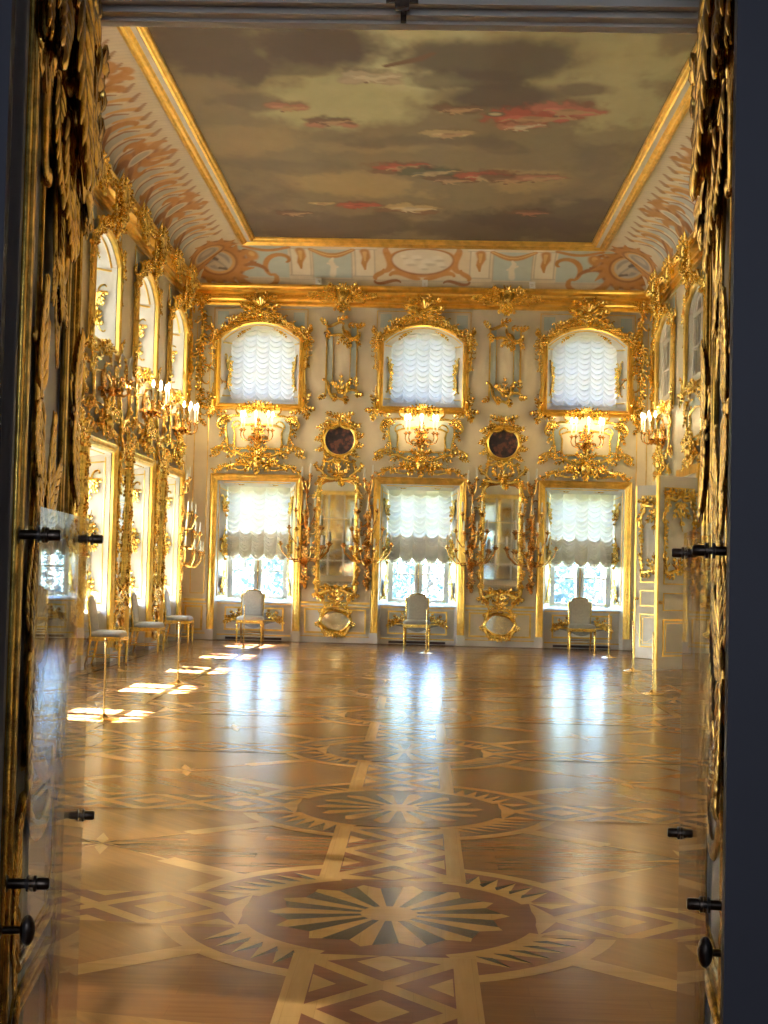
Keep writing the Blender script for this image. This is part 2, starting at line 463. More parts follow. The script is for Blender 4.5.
# jamb reveals + door linings either side
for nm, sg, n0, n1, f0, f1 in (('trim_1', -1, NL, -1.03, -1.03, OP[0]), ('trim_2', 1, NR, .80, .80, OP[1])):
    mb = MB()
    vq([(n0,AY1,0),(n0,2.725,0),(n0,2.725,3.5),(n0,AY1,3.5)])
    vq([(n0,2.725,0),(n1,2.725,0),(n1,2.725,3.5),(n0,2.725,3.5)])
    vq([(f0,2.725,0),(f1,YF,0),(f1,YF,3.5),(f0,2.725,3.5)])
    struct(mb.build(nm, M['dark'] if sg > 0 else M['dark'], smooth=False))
# soffit with door-frame rebates
mb = MB()
mb.box(OP[0], OP[1], AY1, 4.12, 3.44, 3.54); mb.box(OP[0], OP[1], 4.12, 4.165, 3.412, 3.48); mb.box(OP[0], OP[1], 4.165, 4.18, 3.392, 3.48)
mb.box(OP[0], OP[1], 4.18, 4.235, 3.406, 3.48); mb.box(OP[0], OP[1], 4.235, 4.25, 3.385, 3.48); mb.box(OP[0], OP[1], 4.25, 4.30, 3.392, 3.48)
mb.box(OP[0], OP[1], 4.30, YF, 3.382, 3.48)
t3_ = struct(mb.build('trim_3', M['grey'], smooth=False, loc=(0, 0, .014)))
lat = bpy.data.objects.new('door_catch', None); C.objects.link(lat); lat.parent = t3_; lat.location = (-.105, 4.14, 3.384)
mb = MB(); mb.box(-.022, .022, -.02, .012, -.02, .03); mb.box(-.05, .05, -.006, .006, .0, .02); mb.build('plate', M['iron'], lat, False)
mb = MB(); mb.box(-.006, .012, .085, .105, -.022, .02); mb.box(-.004, .010, .05, .087, -.004, .012); mb.build('keeper', M['iron'], lat, False)

# ------------------------------------------------------------------ floor: one inlaid sheet
mb = MB()
MI = ['oak_x','honey','light_x','light_y','mahog','walnut']
L_ = {k: i for i, k in enumerate(MI)}
def lay(pts, lv, k):
    # oriented upwards
    a = sum(pts[i][0]*pts[(i+1) % len(pts)][1]-pts[(i+1) % len(pts)][0]*pts[i][1] for i in range(len(pts)))
    if a < 0: pts = list(reversed(pts))
    mb.add([(x, y, lv*.00045) for x, y in pts], [tuple(range(len(pts)))], L_[k])
def disc(cx, cy, r, lv, k, n=56): lay([(cx+r*math.cos(2*PI*i/n), cy+r*math.sin(2*PI*i/n)) for i in range(n)], lv, k)
lay([(XL-.2, 2.70), (XR+.2, 2.70), (XR+.2, YB+.2), (XL-.2, YB+.2)], 0, 'oak_x')
FX0, SX, FY0, SY = -.123, 3.39, 6.43, 2.775
cols = [FX0+SX*i for i in (-1, 0, 1)]; rows = [FY0+SY*j for j in range(8)]
def clipx(x): return max(XL+.30, min(XR-.30, x))
BW = .285
def chain(cx, cy, dx, dy, n):
    """lattice band from one medallion to the next; dx,dy unit direction; n lozenges"""
    S = SX if dx else SY; p = .61
    def T(a, b): return (cx+dx*a-dy*b, cy+dy*a+dx*b)
    a0, a1 = .68, S-.68
    bw = .10 if dy else .035; lk = 'light_y' if dy else 'light_x'
    if T(a1, 0)[0] > XR-.3 and dx: a1 = (XR-.3-cx)
    if dx and cx < XL: a0 = XL+.3-cx
    lay([T(a0, -BW), T(a1, -BW), T(a1, BW), T(a0, BW)], 5, lk)
    for s in (1, -1): lay([T(a0, s*BW), T(a1, s*BW), T(a1, s*(BW+bw)), T(a0, s*(BW+bw))], 6, 'light_y' if dy else 'honey')
    t = .052
    def dia(c, h, w, lv, k):
        pts = [(c-h, 0), (c, w), (c+h, 0), (c, -w)]
        pts = [T(min(max(a, a0), a1), b) for a, b in pts]
        lay(pts, lv, k)
    nn = n+2
    for i in range(nn):
        c = S/2+(i-(nn-1)/2)*p
        if c < a0-.1 or c > a1+.1: continue
        dia(c, p/2-t, BW-t*.95, 7, 'mahog'); dia(c, (p/2-t)*.50, (BW-t)*.48, 8, 'light_x')
    for i in range(nn+1):
        c = S/2+(i-nn/2)*p
        if c < a0-.1 or c > a1+.1: continue
        for s in (1, -1):
            h = p/2-t
            q = [(c-h, s*BW), (c+h, s*BW), (c, s*t*1.0)]
            lay([T(min(max(a, a0), a1), b) for a, b in q], 7, 'mahog')
            q = [(c-h*.45, s*BW*.98), (c+h*.45, s*BW*.98), (c, s*(BW-.45*(BW-t)))]
            lay([T(min(max(a, a0), a1), b) for a, b in q], 8, 'light_x')
# fields between the bands
for cx in [FX0+SX*i for i in (-2, -1, 0, 1)]:
    for cy in [FY0+SY*j for j in range(-1, 8)]:
        mx_, my_ = cx+SX/2, cy+SY/2
        x0, x1 = clipx(cx), clipx(cx+SX)
        if x1-x0 < .3: continue
        y0, y1 = max(cy, YF+.4), min(cy+SY, YB-.45)
        if y1-y0 < .3: continue
        mxc = min(max(mx_, x0), x1); myc = min(max(my_, y0), y1)
        lay([(x0, y0), (x1, y0), (mxc, myc)], 1, 'honey'); lay([(x0, y1), (x1, y1), (mxc, myc)], 1, 'honey')
        for ax, ay in ((cx, cy), (cx+SX, cy), (cx, cy+SY), (cx+SX, cy+SY)):
            if not (XL < ax < XR and YF < ay < YB): continue
            dx, dy = mx_-ax, my_-ay; l = math.hypot(dx, dy); dx /= l; dy /= l
            if not (XL+.3 < mx_ < XR-.3): l = min(l, 1.9)
            q = [(1.0, -.065), (1.0, .065), (1.62, .065), (1.62, -.065)]
            lay([(ax+dx*a-dy*b, ay+dy*a+dx*b) for a, b in q], 2, 'light_x')
            for a_, b_ in ((.0, 1),):
                q = [(1.62, -.012), (1.62, .012), (1.85, .006), (1.85, -.006)]
                lay([(ax+dx*a-dy*b, ay+dy*a+dx*b) for a, b in q], 2, 'light_x')
        if XL+.4 < mx_ < XR-.4:
            for k in range(8):
                a = PI/8*2*k+.2; R_ = .30 if k % 2 == 0 else .17
                for s, kk in ((1, 'light_x'), (-1, 'mahog' if k % 2 else 'light_y')):
                    lay([(mx_, my_), (mx_+R_*math.cos(a), my_+R_*math.sin(a)), (mx_+R_*.36*math.cos(a+s*.36), my_+R_*.36*math.sin(a+s*.36))], 3+(s > 0)*.4, kk)
for cx in cols:
    for cy in rows:
        disc(cx, cy, 1.07, 3.5, 'light_x', 72); disc(cx, cy, .985, 4, 'mahog', 64)
        for qd in range(4):
            for k in range(6):
                a = qd*R90 + .42 + (R90-.84)*(k+.0)/6; da = (R90-.84)/6
                pt = lambda r, t: (cx+r*math.cos(t), cy+r*math.sin(t))
                sgn = 1
                lay([pt(.75, a), pt(.75, a+da*.95), pt(.955, a+da*1.35)], 4.4, 'light_x')
                lay([pt(.75, a+da*.95), pt(.80, a+da*1.5), pt(.955, a+da*1.35)], 4.6, 'walnut')
for cx in [cols[0]-SX]+cols:
    for cy in rows:
        if cx+.7 < XR-.3: chain(cx, cy, 1, 0, 3)
for cx in cols:
    for cy in [rows[0]-SY]+rows[:-1]: chain(cx, cy, 0, 1, 1)
for cx in cols:
    for cy in rows:
        rg = .757
        for qd in range(4):
            a0, a1 = qd*R90+.38, qd*R90+R90-.38
            pts = [(cx+rg*math.cos(a0+(a1-a0)*i/14), cy+rg*math.sin(a0+(a1-a0)*i/14)) for i in range(15)]
            lay(pts+[(cx+.66*math.cos(a1-(a1-a0)*i/14), cy+.66*math.sin(a1-(a1-a0)*i/14)) for i in range(15)], 8.6, 'light_x')
        disc(cx, cy, .69, 9, 'mahog', 64)
        NR_ = 14
        for k in range(NR_):
            a = 2*PI*k/NR_; h = PI/NR_
            pt = lambda r, t: (cx+r*math.cos(t), cy+r*math.sin(t))
            lay([pt(.10, a-h/2), pt(.49, a-h*.5), pt(.57, a+h*.15), pt(.535, a+h*.5), pt(.10, a+h/2)], 10, 'light_x' if k % 2 else 'light_y')
            lay([pt(.10, a+h/2), pt(.535, a+h*.5), pt(.51, a+h*1.0), pt(.49, a+h*1.5), pt(.10, a+h*1.5)], 10, 'walnut')
        disc(cx, cy, .135, 11, 'light_x', 32)
# border along the walls
for a, b, k in ((.0, .10, 'mahog'), (.10, .24, 'light'), (.24, .30, 'walnut')):
    for (x0, y0, x1, y1) in ((XL+a, YF, XL+b, YB), (XR-b, YF, XR-a, YB)):
        lay([(x0, y0), (x1, y0), (x1, y1), (x0, y1)], 12, 'light_y' if k == 'light' else k)
    lay([(XL+.3, YB-b), (XR-.3, YB-b), (XR-.3, YB-a), (XL+.3, YB-a)], 12, 'light_x' if k == 'light' else k)
fl = struct(mb.build('floor', [M[k] for k in MI], smooth=False))

# ------------------------------------------------------------------ cornice all round (trim_4) and ceiling slab
def ring(e, z): return [(XL+e, YF+e, z), (XL+e, YB-e, z), (XR-e, YB-e, z), (XR-e, YF+e, z)]
prof = [(0,6.90),(.05,6.90),(.06,6.93),(.04,6.955),(.03,6.96),(.03,6.99),(.075,7.0),(.095,7.03),(.08,7.06),(.055,7.07),(.055,7.125),(.10,7.135),(.15,7.16),(.155,7.20),(.19,7.205),(.25,7.23),(.275,7.265),(.27,7.29),(.25,7.30),(.25,7.315),(.20,7.315)]
mb = MB(); mb.loft([ring(e, z+.09) for e, z in prof], closed=True)
# egg-and-dart beads on the far run
x = XL+.2
while x < XR-.2:
    mb.ball((x, YB-.07, 7.188), .024, (1.1,.8,1), 6, 4); x += .08
struct(mb.build('trim_4', M['goldline'], ang=35))
mb = MB(); mb.add([(XL,YF,ZT),(XR,YF,ZT),(XR,YB,ZT),(XL,YB,ZT)], [(3,2,1,0)]); struct(mb.build('ceiling', M['cream'], smooth=False))
# ------------------------------------------------------------------ painted cove and ceiling canvas (colours of the paint itself, per vertex)
def vnoise(x, y, seed):
    r = np.random.RandomState(seed).rand(64, 64)
    xi = np.floor(x).astype(int); yi = np.floor(y).astype(int); fx = x-xi; fy = y-yi
    fx = fx*fx*(3-2*fx); fy = fy*fy*(3-2*fy)
    g = lambda i, j: r[i % 64, j % 64]
    return (g(xi,yi)*(1-fx)+g(xi+1,yi)*fx)*(1-fy)+(g(xi,yi+1)*(1-fx)+g(xi+1,yi+1)*fx)*fy
def fbm(x, y, seed, o=5):
    s = 0; a = .5; t = 0
    for i in range(o):
        s = s+a*vnoise(x*2**i+7.3*i, y*2**i+3.1*i, seed+i); t += a; a *= .55
    return s/t
def mixc(c, k, m): return c*(1-m[..., None])+np.array(k)*m[..., None]
def sstep(a, b, x):
    t = np.clip((x-a)/(b-a), 0, 1); return t*t*(3-2*t)
def grid_obj(name, X, Y, Z, Col, mat, parent=None):
    n, k = X.shape
    vs = np.stack([X, Y, Z], -1).reshape(-1, 3)
    idx = np.arange(n*k).reshape(n, k)
    fs = np.stack([idx[:-1,:-1], idx[1:,:-1], idx[1:,1:], idx[:-1,1:]], -1).reshape(-1, 4)
    me = bpy.data.meshes.new(name); me.from_pydata(vs.tolist(), [], fs.tolist()); me.materials.append(mat)
    at = me.color_attributes.new('Col', 'FLOAT_COLOR', 'POINT')
    c = np.ones((n*k, 4), dtype=np.float32); c[:, :3] = Col.reshape(-1, 3); at.data.foreach_set('color', c.ravel())
    me.polygons.foreach_set('use_smooth', [True]*len(me.polygons)); me.update()
    o = bpy.data.objects.new(name, me); C.objects.link(o)
    if parent: o.parent = parent
    return o
class Art:
    """a little painter working on a (U,V) grid in metres"""
    def __init__(s, U, V, base): s.U = U; s.V = V; s.c = np.ones(U.shape+(3,))*np.array(base)
    def stroke(s, pts, w, col, soft=.35, a=1.0):
        d = np.full(s.U.shape, 1e9); N = len(pts)-1
        us = [p[0] for p in pts]; vs = [p[1] for p in pts]
        wm = max(w) if hasattr(w, '__len__') else w
        ok = (s.U > min(us)-wm*1.5) & (s.U < max(us)+wm*1.5) & (s.V > min(vs)-wm*1.5) & (s.V < max(vs)+wm*1.5)
        if not ok.any(): return
        U = s.U[ok]; V = s.V[ok]; dd = np.full(U.shape, 1e9)
        for i in range(N):
            (x0, y0), (x1, y1) = pts[i], pts[i+1]; l2 = (x1-x0)**2+(y1-y0)**2+1e-9
            t = np.clip(((U-x0)*(x1-x0)+(V-y0)*(y1-y0))/l2, 0, 1)
            wi = (w[i]*(1-t)+w[i+1]*t) if hasattr(w, '__len__') else w
            dd = np.minimum(dd, np.hypot(U-x0-t*(x1-x0), V-y0-t*(y1-y0))/wi)
        m = (1-sstep(1-soft, 1+soft, dd))*a
        c = s.c[ok]; s.c[ok] = c*(1-m[:, None])+np.array(col)*m[:, None]
    def ell(s, u, v, ru, rv, col, rot=0, soft=.3, a=1.0):
        c, n = math.cos(rot), math.sin(rot); x = (s.U-u)*c+(s.V-v)*n; y = -(s.U-u)*n+(s.V-v)*c
        m = (1-sstep(1-soft, 1+soft, np.hypot(x/ru, y/rv)))*a; s.c = mixc(s.c, col, m)
    def rect(s, u0, u1, v0, v1, col, soft=.012, a=1.0):
        m = sstep(u0-soft, u0+soft, s.U)*(1-sstep(u1-soft, u1+soft, s.U))*sstep(v0-soft, v0+soft, s.V)*(1-sstep(v1-soft, v1+soft, s.V))*a
        s.c = mixc(s.c, col, m)
    def curl(s, p0, p1, a0, a1, w, col, n=18):
        p = curl_path(p0, p1, a0, a1, n); s.stroke(p, [w*(.35+.65*math.sin(PI*i/n)) for i in range(n+1)], col)
CREAM=(.76,.68,.52); OCH=(.56,.29,.10); OCHD=(.36,.17,.07); OCHL=(.72,.47,.20); PBL=(.52,.60,.56); SHD=(.52,.47,.38)
E1, Z0, Z1 = 1.20, 7.40, 8.03
def cove_xyz(t): # t 0..1 from cornice to frame
    a = t*R90
    return .22+(E1-.22)*(1-math.cos(a)), Z0+(Z1-Z0)*math.sin(a)
def cove_pt(T):
    a = T*R90; return .22+(E1-.22)*(1-np.cos(a)), Z0+(Z1-Z0)*np.sin(a)
ARC = 1.32
# far cove ------------------------------------------------------------
nu, nv = 560, 60
S, T = np.meshgrid(np.linspace(0, 1, nu), np.linspace(0, 1, nv), indexing='ij')
e, z = cove_pt(T); X = (XL+e)+(XR-XL-2*e)*S; Y = YB-e
A = Art(X-XC, T*ARC, CREAM)
A.c *= (.94+.12*fbm(X*3, T*4, 5))[..., None]
A.rect(-9, 9, 0, .16, (.70,.62,.46)); A.rect(-9, 9, .155, .18, SHD)
for s in (1, -1):
    A.rect(*sorted((s*1.45, s*2.25)), .22, 1.05, PBL); A.rect(*sorted((s*2.75, s*3.85)), .2, 1.15, PBL)
    A.rect(*sorted((s*.98, s*1.38)), .2, 1.1, (.80,.74,.60)); A.rect(*sorted((s*2.30, s*2.70)), .2, 1.1, (.80,.74,.60))
    for q in (.98, 1.38, 1.45, 2.25, 2.30, 2.70): A.rect(*sorted((s*q-.014, s*q+.014)), .2, 1.1, SHD, a=.8)
    for q in (1.18, 2.5):
        A.rect(*sorted((s*(q-.24), s*(q+.24))), .16, .27, (.74,.67,.52)); A.rect(*sorted((s*(q-.24), s*(q+.24))), .25, .275, SHD)
        A.rect(*sorted((s*(q-.26), s*(q+.26))), 1.08, 1.18, (.82,.76,.62)); A.rect(*sorted((s*(q-.26), s*(q+.26))), 1.06, 1.085, SHD)
        A.stroke([(s*q, 1.0), (s*q+.03, .8), (s*q-.02, .62), (s*q, .45)], [.10, .085, .06, .02], OCH)
        A.stroke([(s*q, .95), (s*q, .7)], [.045, .02], OCHL)
    # festoon and small figure in the blue panel
    fs = [(s*(1.42+.86*i/10), 1.05-.22*math.sin(PI*i/10)) for i in range(11)]
    A.stroke(fs, [.05+.03*math.sin(PI*i/10) for i in range(11)], OCH); A.stroke(fs, .022, OCHL)
    A.stroke([(s*1.85, .30), (s*1.83, .50), (s*1.88, .66), (s*1.84, .74)], [.07, .06, .05, .03], (.78,.74,.62)); A.stroke([(s*1.75, .5), (s*1.95, .6)], .025, (.78,.74,.62))
    fs = [(s*(2.72+.9*i/10), 1.12-.14*math.sin(PI*i/10)) for i in range(11)]
    A.stroke(fs, .05, OCH)
    # large rocaille next the corner
    A.curl((s*3.62, .95), (s*3.1, .28), s*-2.2, s*-4.2, .085, OCH); A.curl((s*3.1, .25), (s*2.80, .62), s*2.0, s*4.4, .06, OCH)
    A.curl((s*3.75, .3), (s*3.2, .35), s*3.2, s*1, .055, OCHD); A.curl((s*3.66, .98), (s*3.44, .6), s*3.5, s*-3.5, .06, OCHD)
    A.ell(s*3.5, .82, .13, .18, OCH, .4); A.ell(s*3.5, .85, .06, .08, OCHL, .4)
    for r, c in ((.74, OCHD), (.66, OCH), (.50, OCHD), (.44, OCHL), (.36, (.62,.58,.50)), (.30, (.42,.40,.38))):
        A.ell(s*4.22, .62, r*.82, r*.80, c, soft=.06)
    for k in range(16):
        a = 2*PI*k/16; A.stroke([(s*4.22+.56*math.cos(a), .62+.54*math.sin(a)), (s*4.22+.76*math.cos(a+.14), .62+.72*math.sin(a+.14))], [.07, .012], OCH)
    A.stroke([(s*4.02, .50), (s*4.14, .66), (s*4.22, .78)], [.05,.07,.03], (.66,.61,.52)); A.stroke([(s*4.16, .44), (s*4.28, .56), (s*4.40, .50)], [.06,.05,.03], (.62,.56,.47)); A.stroke([(s*4.24, .66), (s*4.36, .72), (s*4.44, .62)], [.04,.05,.02], (.20,.17,.16)); A.stroke([(s*4.06, .40), (s*4.2, .42)], [.03,.03], (.22,.19,.17))
    # frame scrolls of the middle relief
    A.curl((s*.72, 1.16), (s*.80, .42), s*-1.5, s*3.0, .085, OCH); A.curl((s*.80, .46), (s*.95, .2), s*2.6, s*-3.4, .06, OCH); A.curl((s*.66, .30), (s*.05, .22), s*2.5, s*-1.0, .07, OCH)
    A.curl((s*.45, .12), (s*.98, .16), s*-2.5, s*3.0, .045, OCHD)
A.ell(0, .72, .70, .46, OCH, soft=.05); A.ell(0, .73, .645, .41, OCHD, soft=.05); A.ell(0, .74, .615, .38, (.80,.74,.62), soft=.05)
for a, b, r in ((-.28,.66,.12), (-.12,.82,.10), (.10,.68,.13), (.30,.80,.11), (.0,.55,.09), (.38,.62,.08), (-.40,.85,.06)):
    A.ell(a, b, r, r*.8, (.88,.83,.72), soft=.5); A.ell(a+.05, b-.07, r*.9, r*.3, (.60,.54,.44), soft=.6, a=.8)
A.c += (fbm(X*9, T*14, 3)-.5)[..., None]*.08
struct(grid_obj('trim_5', X, Y, z, np.clip(A.c, .01, 1), M['fresco']))
# side coves -----------------------------------------------------------
nu, nv = 1180, 48
S, T = np.meshgrid(np.linspace(0, 1, nu), np.linspace(0, 1, nv), indexing='ij')
e, z = cove_pt(T); Y = (YF+e)+(YB-YF-2*e)*S
A = Art(Y, T*ARC, (.74,.67,.53))
A.rect(-9, 99, .80, 1.5, (.76,.68,.50))
for yy in np.arange(5, 28, .11): A.rect(yy, yy+.02, .80, 1.5, SHD, a=.35)
R = random.Random(4)
for i, yc in enumerate([26.52-1.51*k for k in range(15)]):
    if i == 0: continue
    A.rect(yc-.74, yc+.74, 0, .8, (.56,.58,.54), soft=.08)
    # striped consoles sweeping up to the frame
    for k in range(4):
        yy = yc-.62+.37*k
        A.stroke([(yy-.05, .02), (yy+.02, .35), (yy+.16, .66), (yy+.40, .88)], [.045,.05,.055,.03], (.80,.73,.58)); A.stroke([(yy+.02, .02), (yy+.09, .35), (yy+.23, .66), (yy+.44, .85)], [.02,.025,.03,.012], OCHD, a=.8)
        A.stroke([(yy+.10, .60), (yy+.34, .96), (yy+.44, .98)], [.03,.06,.02], OCHL); A.stroke([(yy+.2, 1.12), (yy+.42, .98)], [.02,.05], OCHD, a=.7)
    if i % 2 == 0:
        for q, c in ((.36, OCH), (.30, OCHD)): A.ell(yc, .62, q, q*1.0, c, soft=.2)
        for k in range(9):
            a = 2*PI*k/9+.3; A.curl((yc+.2*math.cos(a), .62+.22*math.sin(a)), (yc+.58*math.cos(a+.3), .62+.5*math.sin(a+.3)), 1, R.choice((-3.5, 3.5)), .085, OCH)
        A.ell(yc, .62, .15, .25, (.78,.71,.56), soft=.12); A.ell(yc, .62, .10, .19, (.52,.52,.46), soft=.15)
        A.curl((yc-.5, .05), (yc-.1, .35), 2, -3, .10, OCHD); A.curl((yc+.5, .05), (yc+.1, .35), -2, 3, .10, OCHD)
    else:
        A.curl((yc-.3, .2), (yc+.3, .85), 2.6, -2.6, .09, OCH); A.curl((yc+.35, .15), (yc-.1, .5), -3, 2, .07, OCHD); A.stroke([(yc-.1, .0), (yc+.0, .3)], [.12, .03], OCH)
for s in (26.6,):
    for r, c in ((.78, OCHD), (.68, OCH), (.50, OCHD), (.44, OCHL), (.36, (.62,.58,.50)), (.30, (.42,.40,.38))): A.ell(26.95, .60, r*.85, r*.82, c, soft=.06)
    for k in range(16):
        a = 2*PI*k/16; A.stroke([(26.95+.58*math.cos(a), .6+.55*math.sin(a)), (26.95+.8*math.cos(a+.14), .6+.74*math.sin(a+.14))], [.07, .012], OCH)
    A.ell(26.9, .64, .12, .15, (.60,.55,.48))
A.c += (fbm(Y*7, T*12, 3)-.5)[..., None]*.12
Cc = np.clip(A.c, .01, 1)
struct(grid_obj('trim_6', XL+e, Y, z, Cc, M['fresco'])); struct(grid_obj('trim_7', XR-e, Y, z, Cc, M['fresco']))
# near cove, plain
mb = MB(); rings = []
for i in range(9):
    e_, z_ = cove_xyz(i/8); rings.append([(XL+e_, YF+e_, z_), (XR-e_, YF+e_, z_)])
mb.loft(rings); struct(mb.build('trim_8', M['cream']))
# ceiling picture ------------------------------------------------------
pic = thing('ceiling_painting', 'huge painted sky with clouds and flying figures set in a gilded frame across the ceiling', 'painting', (0, 0, 0))
I1 = 1.49; ZC = 8.08
nx, ny = 260, 560
S, T = np.meshgrid(np.linspace(XL+I1-.02, XR-I1+.02, nx), np.linspace(YF+I1-.02, YB-I1+.02, ny), indexing='ij')
n1 = fbm(S*.55+.4*fbm(S*.8, T*.5, 40), T*.38, 11, 6); n2 = fbm(S*1.3+9, T*.8, 21, 5); nn_ = fbm(S*3.2, T*2.0, 51, 4)-.5; n3 = fbm(S*.35, T*.30+5, 31, 4)
A = Art(S, T, (.22,.175,.10))
GRN = (.46,.43,.22); OCR = (.40,.29,.135); DK = (.088,.062,.050); MD = (.155,.112,.078)
def blob(x, y, rx, ry, k, a, ns=1.1, soft=.38):
    d = np.hypot((S-x)/rx, (T-y)/ry)+(n1-.5)*ns*1.3+(n2-.5)*ns*1.5+nn_*ns*.5
    A.c = mixc(A.c, k, (1-sstep(1-soft, 1+soft*.4, d))*a)

blob(.5, 17.2, 3.2, 1.6, GRN, .7); blob(-1.35, 18.7, 1.3, 1.25, GRN, 1.0, .7); blob(-.2, 16.8, .9, 1.3, (.56,.54,.31), 1.0, .7); blob(2.5, 18.6, 1.0, 2.2, (.46,.43,.23), .8)
blob(-1.2, 22.7, 1.9, .9, OCR, .85); blob(1.6, 22.1, 1.5, .8, OCR, .8); blob(-.3, 20.6, 2.4, .5, OCR, .4); blob(-2.6, 20.4, .9, .9, OCR, .5)
blob(-2.9, 17.0, .9, 1.3, DK, .95); blob(-1.35, 16.6, .75, .75, DK, 1.0, .6); blob(-1.9, 17.3, .9, .35, DK, .7); blob(-2.7, 18.6, .7, .45, MD, .8)
blob(.9, 17.0, 1.15, .75, DK, .9, .6); blob(1.0, 18.3, 1.0, .6, DK, .95, .6); blob(2.0, 18.0, .55, .4, MD, .85); blob(.5, 17.7, .7, .35, DK, .7)
blob(-.1, 20.3, 1.8, .5, MD, .8); blob(1.2, 20.6, 1.2, .5, MD, .7); blob(-2.2, 21.6, 1.0, .5, MD, .5)
blob(2.6, 21.2, .9, 2.3, MD, .55); blob(-2.9, 23.6, .9, 1.5, MD, .75); blob(.2, 25.6, 3.6, 1.1, DK, .75); blob(2.4, 24.6, 1.3, 1.1, DK, .7); blob(-1.9, 25.3, 1.5, .8, MD, .7)
for y_, k_ in ((12.5, .7), (9.5, .6), (7., .7)): blob(-1.4, y_, 1.7, 1.2, GRN, k_); blob(1.6, y_+1.4, 1.4, .9, MD, .8); blob(-.3, y_-1.3, 1.5, .6, DK, .7)
A.c *= (.78+.24*n2)[..., None]; A.c *= (.93+.14*fbm(S*6, T*4, 60, 3))[..., None]
SK = (.40,.25,.13); RED = (.34,.075,.045); ROSE = (.34,.15,.09); TAN = (.42,.31,.17); GRD = (.10,.10,.065); BRN = (.15,.08,.045); WHT = (.50,.42,.28)
nw1 = (fbm(S*7, T*4.5, 77, 4)-.5); nw2 = (fbm(S*7+40, T*4.5, 87, 4)-.5)
def wob_(x, y, rx, ry, col, a=1.0, rot=0.0, ns=.5, soft=.25):
    """a dab of paint with a ragged edge"""
    ok = (np.abs(S-x) < 2.2*max(rx, ry)) & (np.abs(T-y) < 2.2*max(rx, ry)*1.8)
    if not ok.any(): return
    c, n = math.cos(rot), math.sin(rot); xx = S[ok]-x+nw1[ok]*ns*rx; yy = (T[ok]-y)+nw2[ok]*ns*ry*2
    d = np.hypot((xx*c+yy*n)/rx, (-xx*n+yy*c)/ry); m = (1-sstep(1-soft, 1+soft, d))*a
    q = A.c[ok]; A.c[ok] = q*(1-m[:, None])+np.array(col)*m[:, None]
def fig(x, y, s, ang, body, drape, wings=None, seed=0):
    """a small flying figure: drapery in ragged dabs, body and limbs over it, perhaps wings"""
    R = random.Random(seed); c, n = math.cos(ang), math.sin(ang); K = 1.9
    def q(a, b): return (x+s*(a*c-b*n), y+s*(a*n+b*c)*K)
    dk = [v*.45 for v in drape]; lt = [min(1, v*1.35+.03) for v in drape]
    if wings:
        for w_ in (-1, 1): wob_(*q(w_*.55, .22), .55*s, .20*s*K, wings, .9, w_*.25, .6); wob_(*q(w_*.6, .26), .40*s, .09*s*K, [v*1.25 for v in wings], .8, w_*.25, .6)
    wob_(*q(.05, -.05), .95*s, .26*s*K, dk, .75, 0, .9, .4); wob_(*q(-.25, .02), .62*s, .22*s*K, drape, .95, .1, .9); wob_(*q(.45, .0), .55*s, .16*s*K, drape, .95, -.1, .9); wob_(*q(-.2, .07), .34*s, .09*s*K, lt, .8, .1, .8); wob_(*q(.55, .05), .28*s, .06*s*K, lt, .7, 0, .8)
    wob_(*q(.08, .10), .26*s, .13*s*K, body, 1, .2, .3); wob_(*q(.34, .06), .22*s, .085*s*K, body, .95, -.1, .3); wob_(*q(-.10, .28), .085*s, .085*s*K, body, 1, 0, .2); wob_(*q(-.13, .33), .08*s, .05*s*K, BRN, .9, 0, .3)
    A.stroke([q(.4, .05), q(.72, -.02), q(.95, .03)], [.065*s,.055*s,.03*s], body); A.stroke([q(.02, .18), q(.22, .30), q(.42, .30)], [.05*s,.042*s,.028*s], body); A.stroke([q(-.1, .15), q(-.36, .10), q(-.52, .18)], [.05*s,.042*s,.028*s], body)
    wob_(*q(.1, .02), .22*s, .05*s*K, [v*.6 for v in body], .7, 0, .4)
fig(-.85, 17.55, .42, 0, (.50,.44,.30), (.40,.33,.22), (.34,.27,.18), 1); A.stroke([(-.62, 17.2), (-.2, 16.95), (-.02, 16.75)], [.05,.07,.04], BRN)
fig(-2.1, 18.8, .36, .1, SK, ROSE, None, 2); fig(-1.5, 19.4, .36, 0, SK, BRN, ROSE, 3); fig(.31, 18.8, .40, 0, SK, BRN, None, 4); fig(.2, 19.9, .42, 0, SK, OCR, None, 14)
fig(1.35, 19.1, .72, .05, SK, RED, None, 5); fig(1.85, 18.75, .55, .2, SK, (.40,.13,.09), None, 6); fig(1.25, 19.5, .4, -.1, WHT, ROSE, None, 7); A.ell(.88, 19.0, .14, .11, GRD); A.ell(.88, 19.0, .09, .06, (.42,.40,.25))
fig(-.50, 21.6, .50, -.1, SK, RED, BRN, 8); fig(-.05, 21.9, .55, -.1, TAN, GRD, None, 9); fig(.28, 22.3, .45, .1, SK, BRN, None, 10); fig(.85, 22.05, .55, .1, TAN, RED, None, 11); fig(1.30, 22.2, .5, 0, SK, BRN, None, 12); fig(1.75, 22.1, .45, 0, SK, ROSE, None, 13)
fig(-.42, 24.1, .55, .1, WHT, OCR, BRN, 15); fig(-1.35, 24.0, .42, 0, RED, RED, None, 16); fig(-2.55, 24.6, .40, 0, SK, BRN, None, 17); fig(1.75, 24.3, .42, .1, ROSE, BRN, None, 18); fig(-2.0, 23.9, .25, 0, SK, OCR, None, 19)
for i_ in range(7): fig(-2.2+.8*(i_ % 6), 14.2-1.3*i_, .5, .2*i_, SK, (RED, ROSE, OCR, GRD)[i_ % 4], None, 30+i_)
grid_obj('canvas', S, T, np.full_like(S, ZC), np.clip(A.c, .01, 1), M['canvas'], pic)
mb = MB()
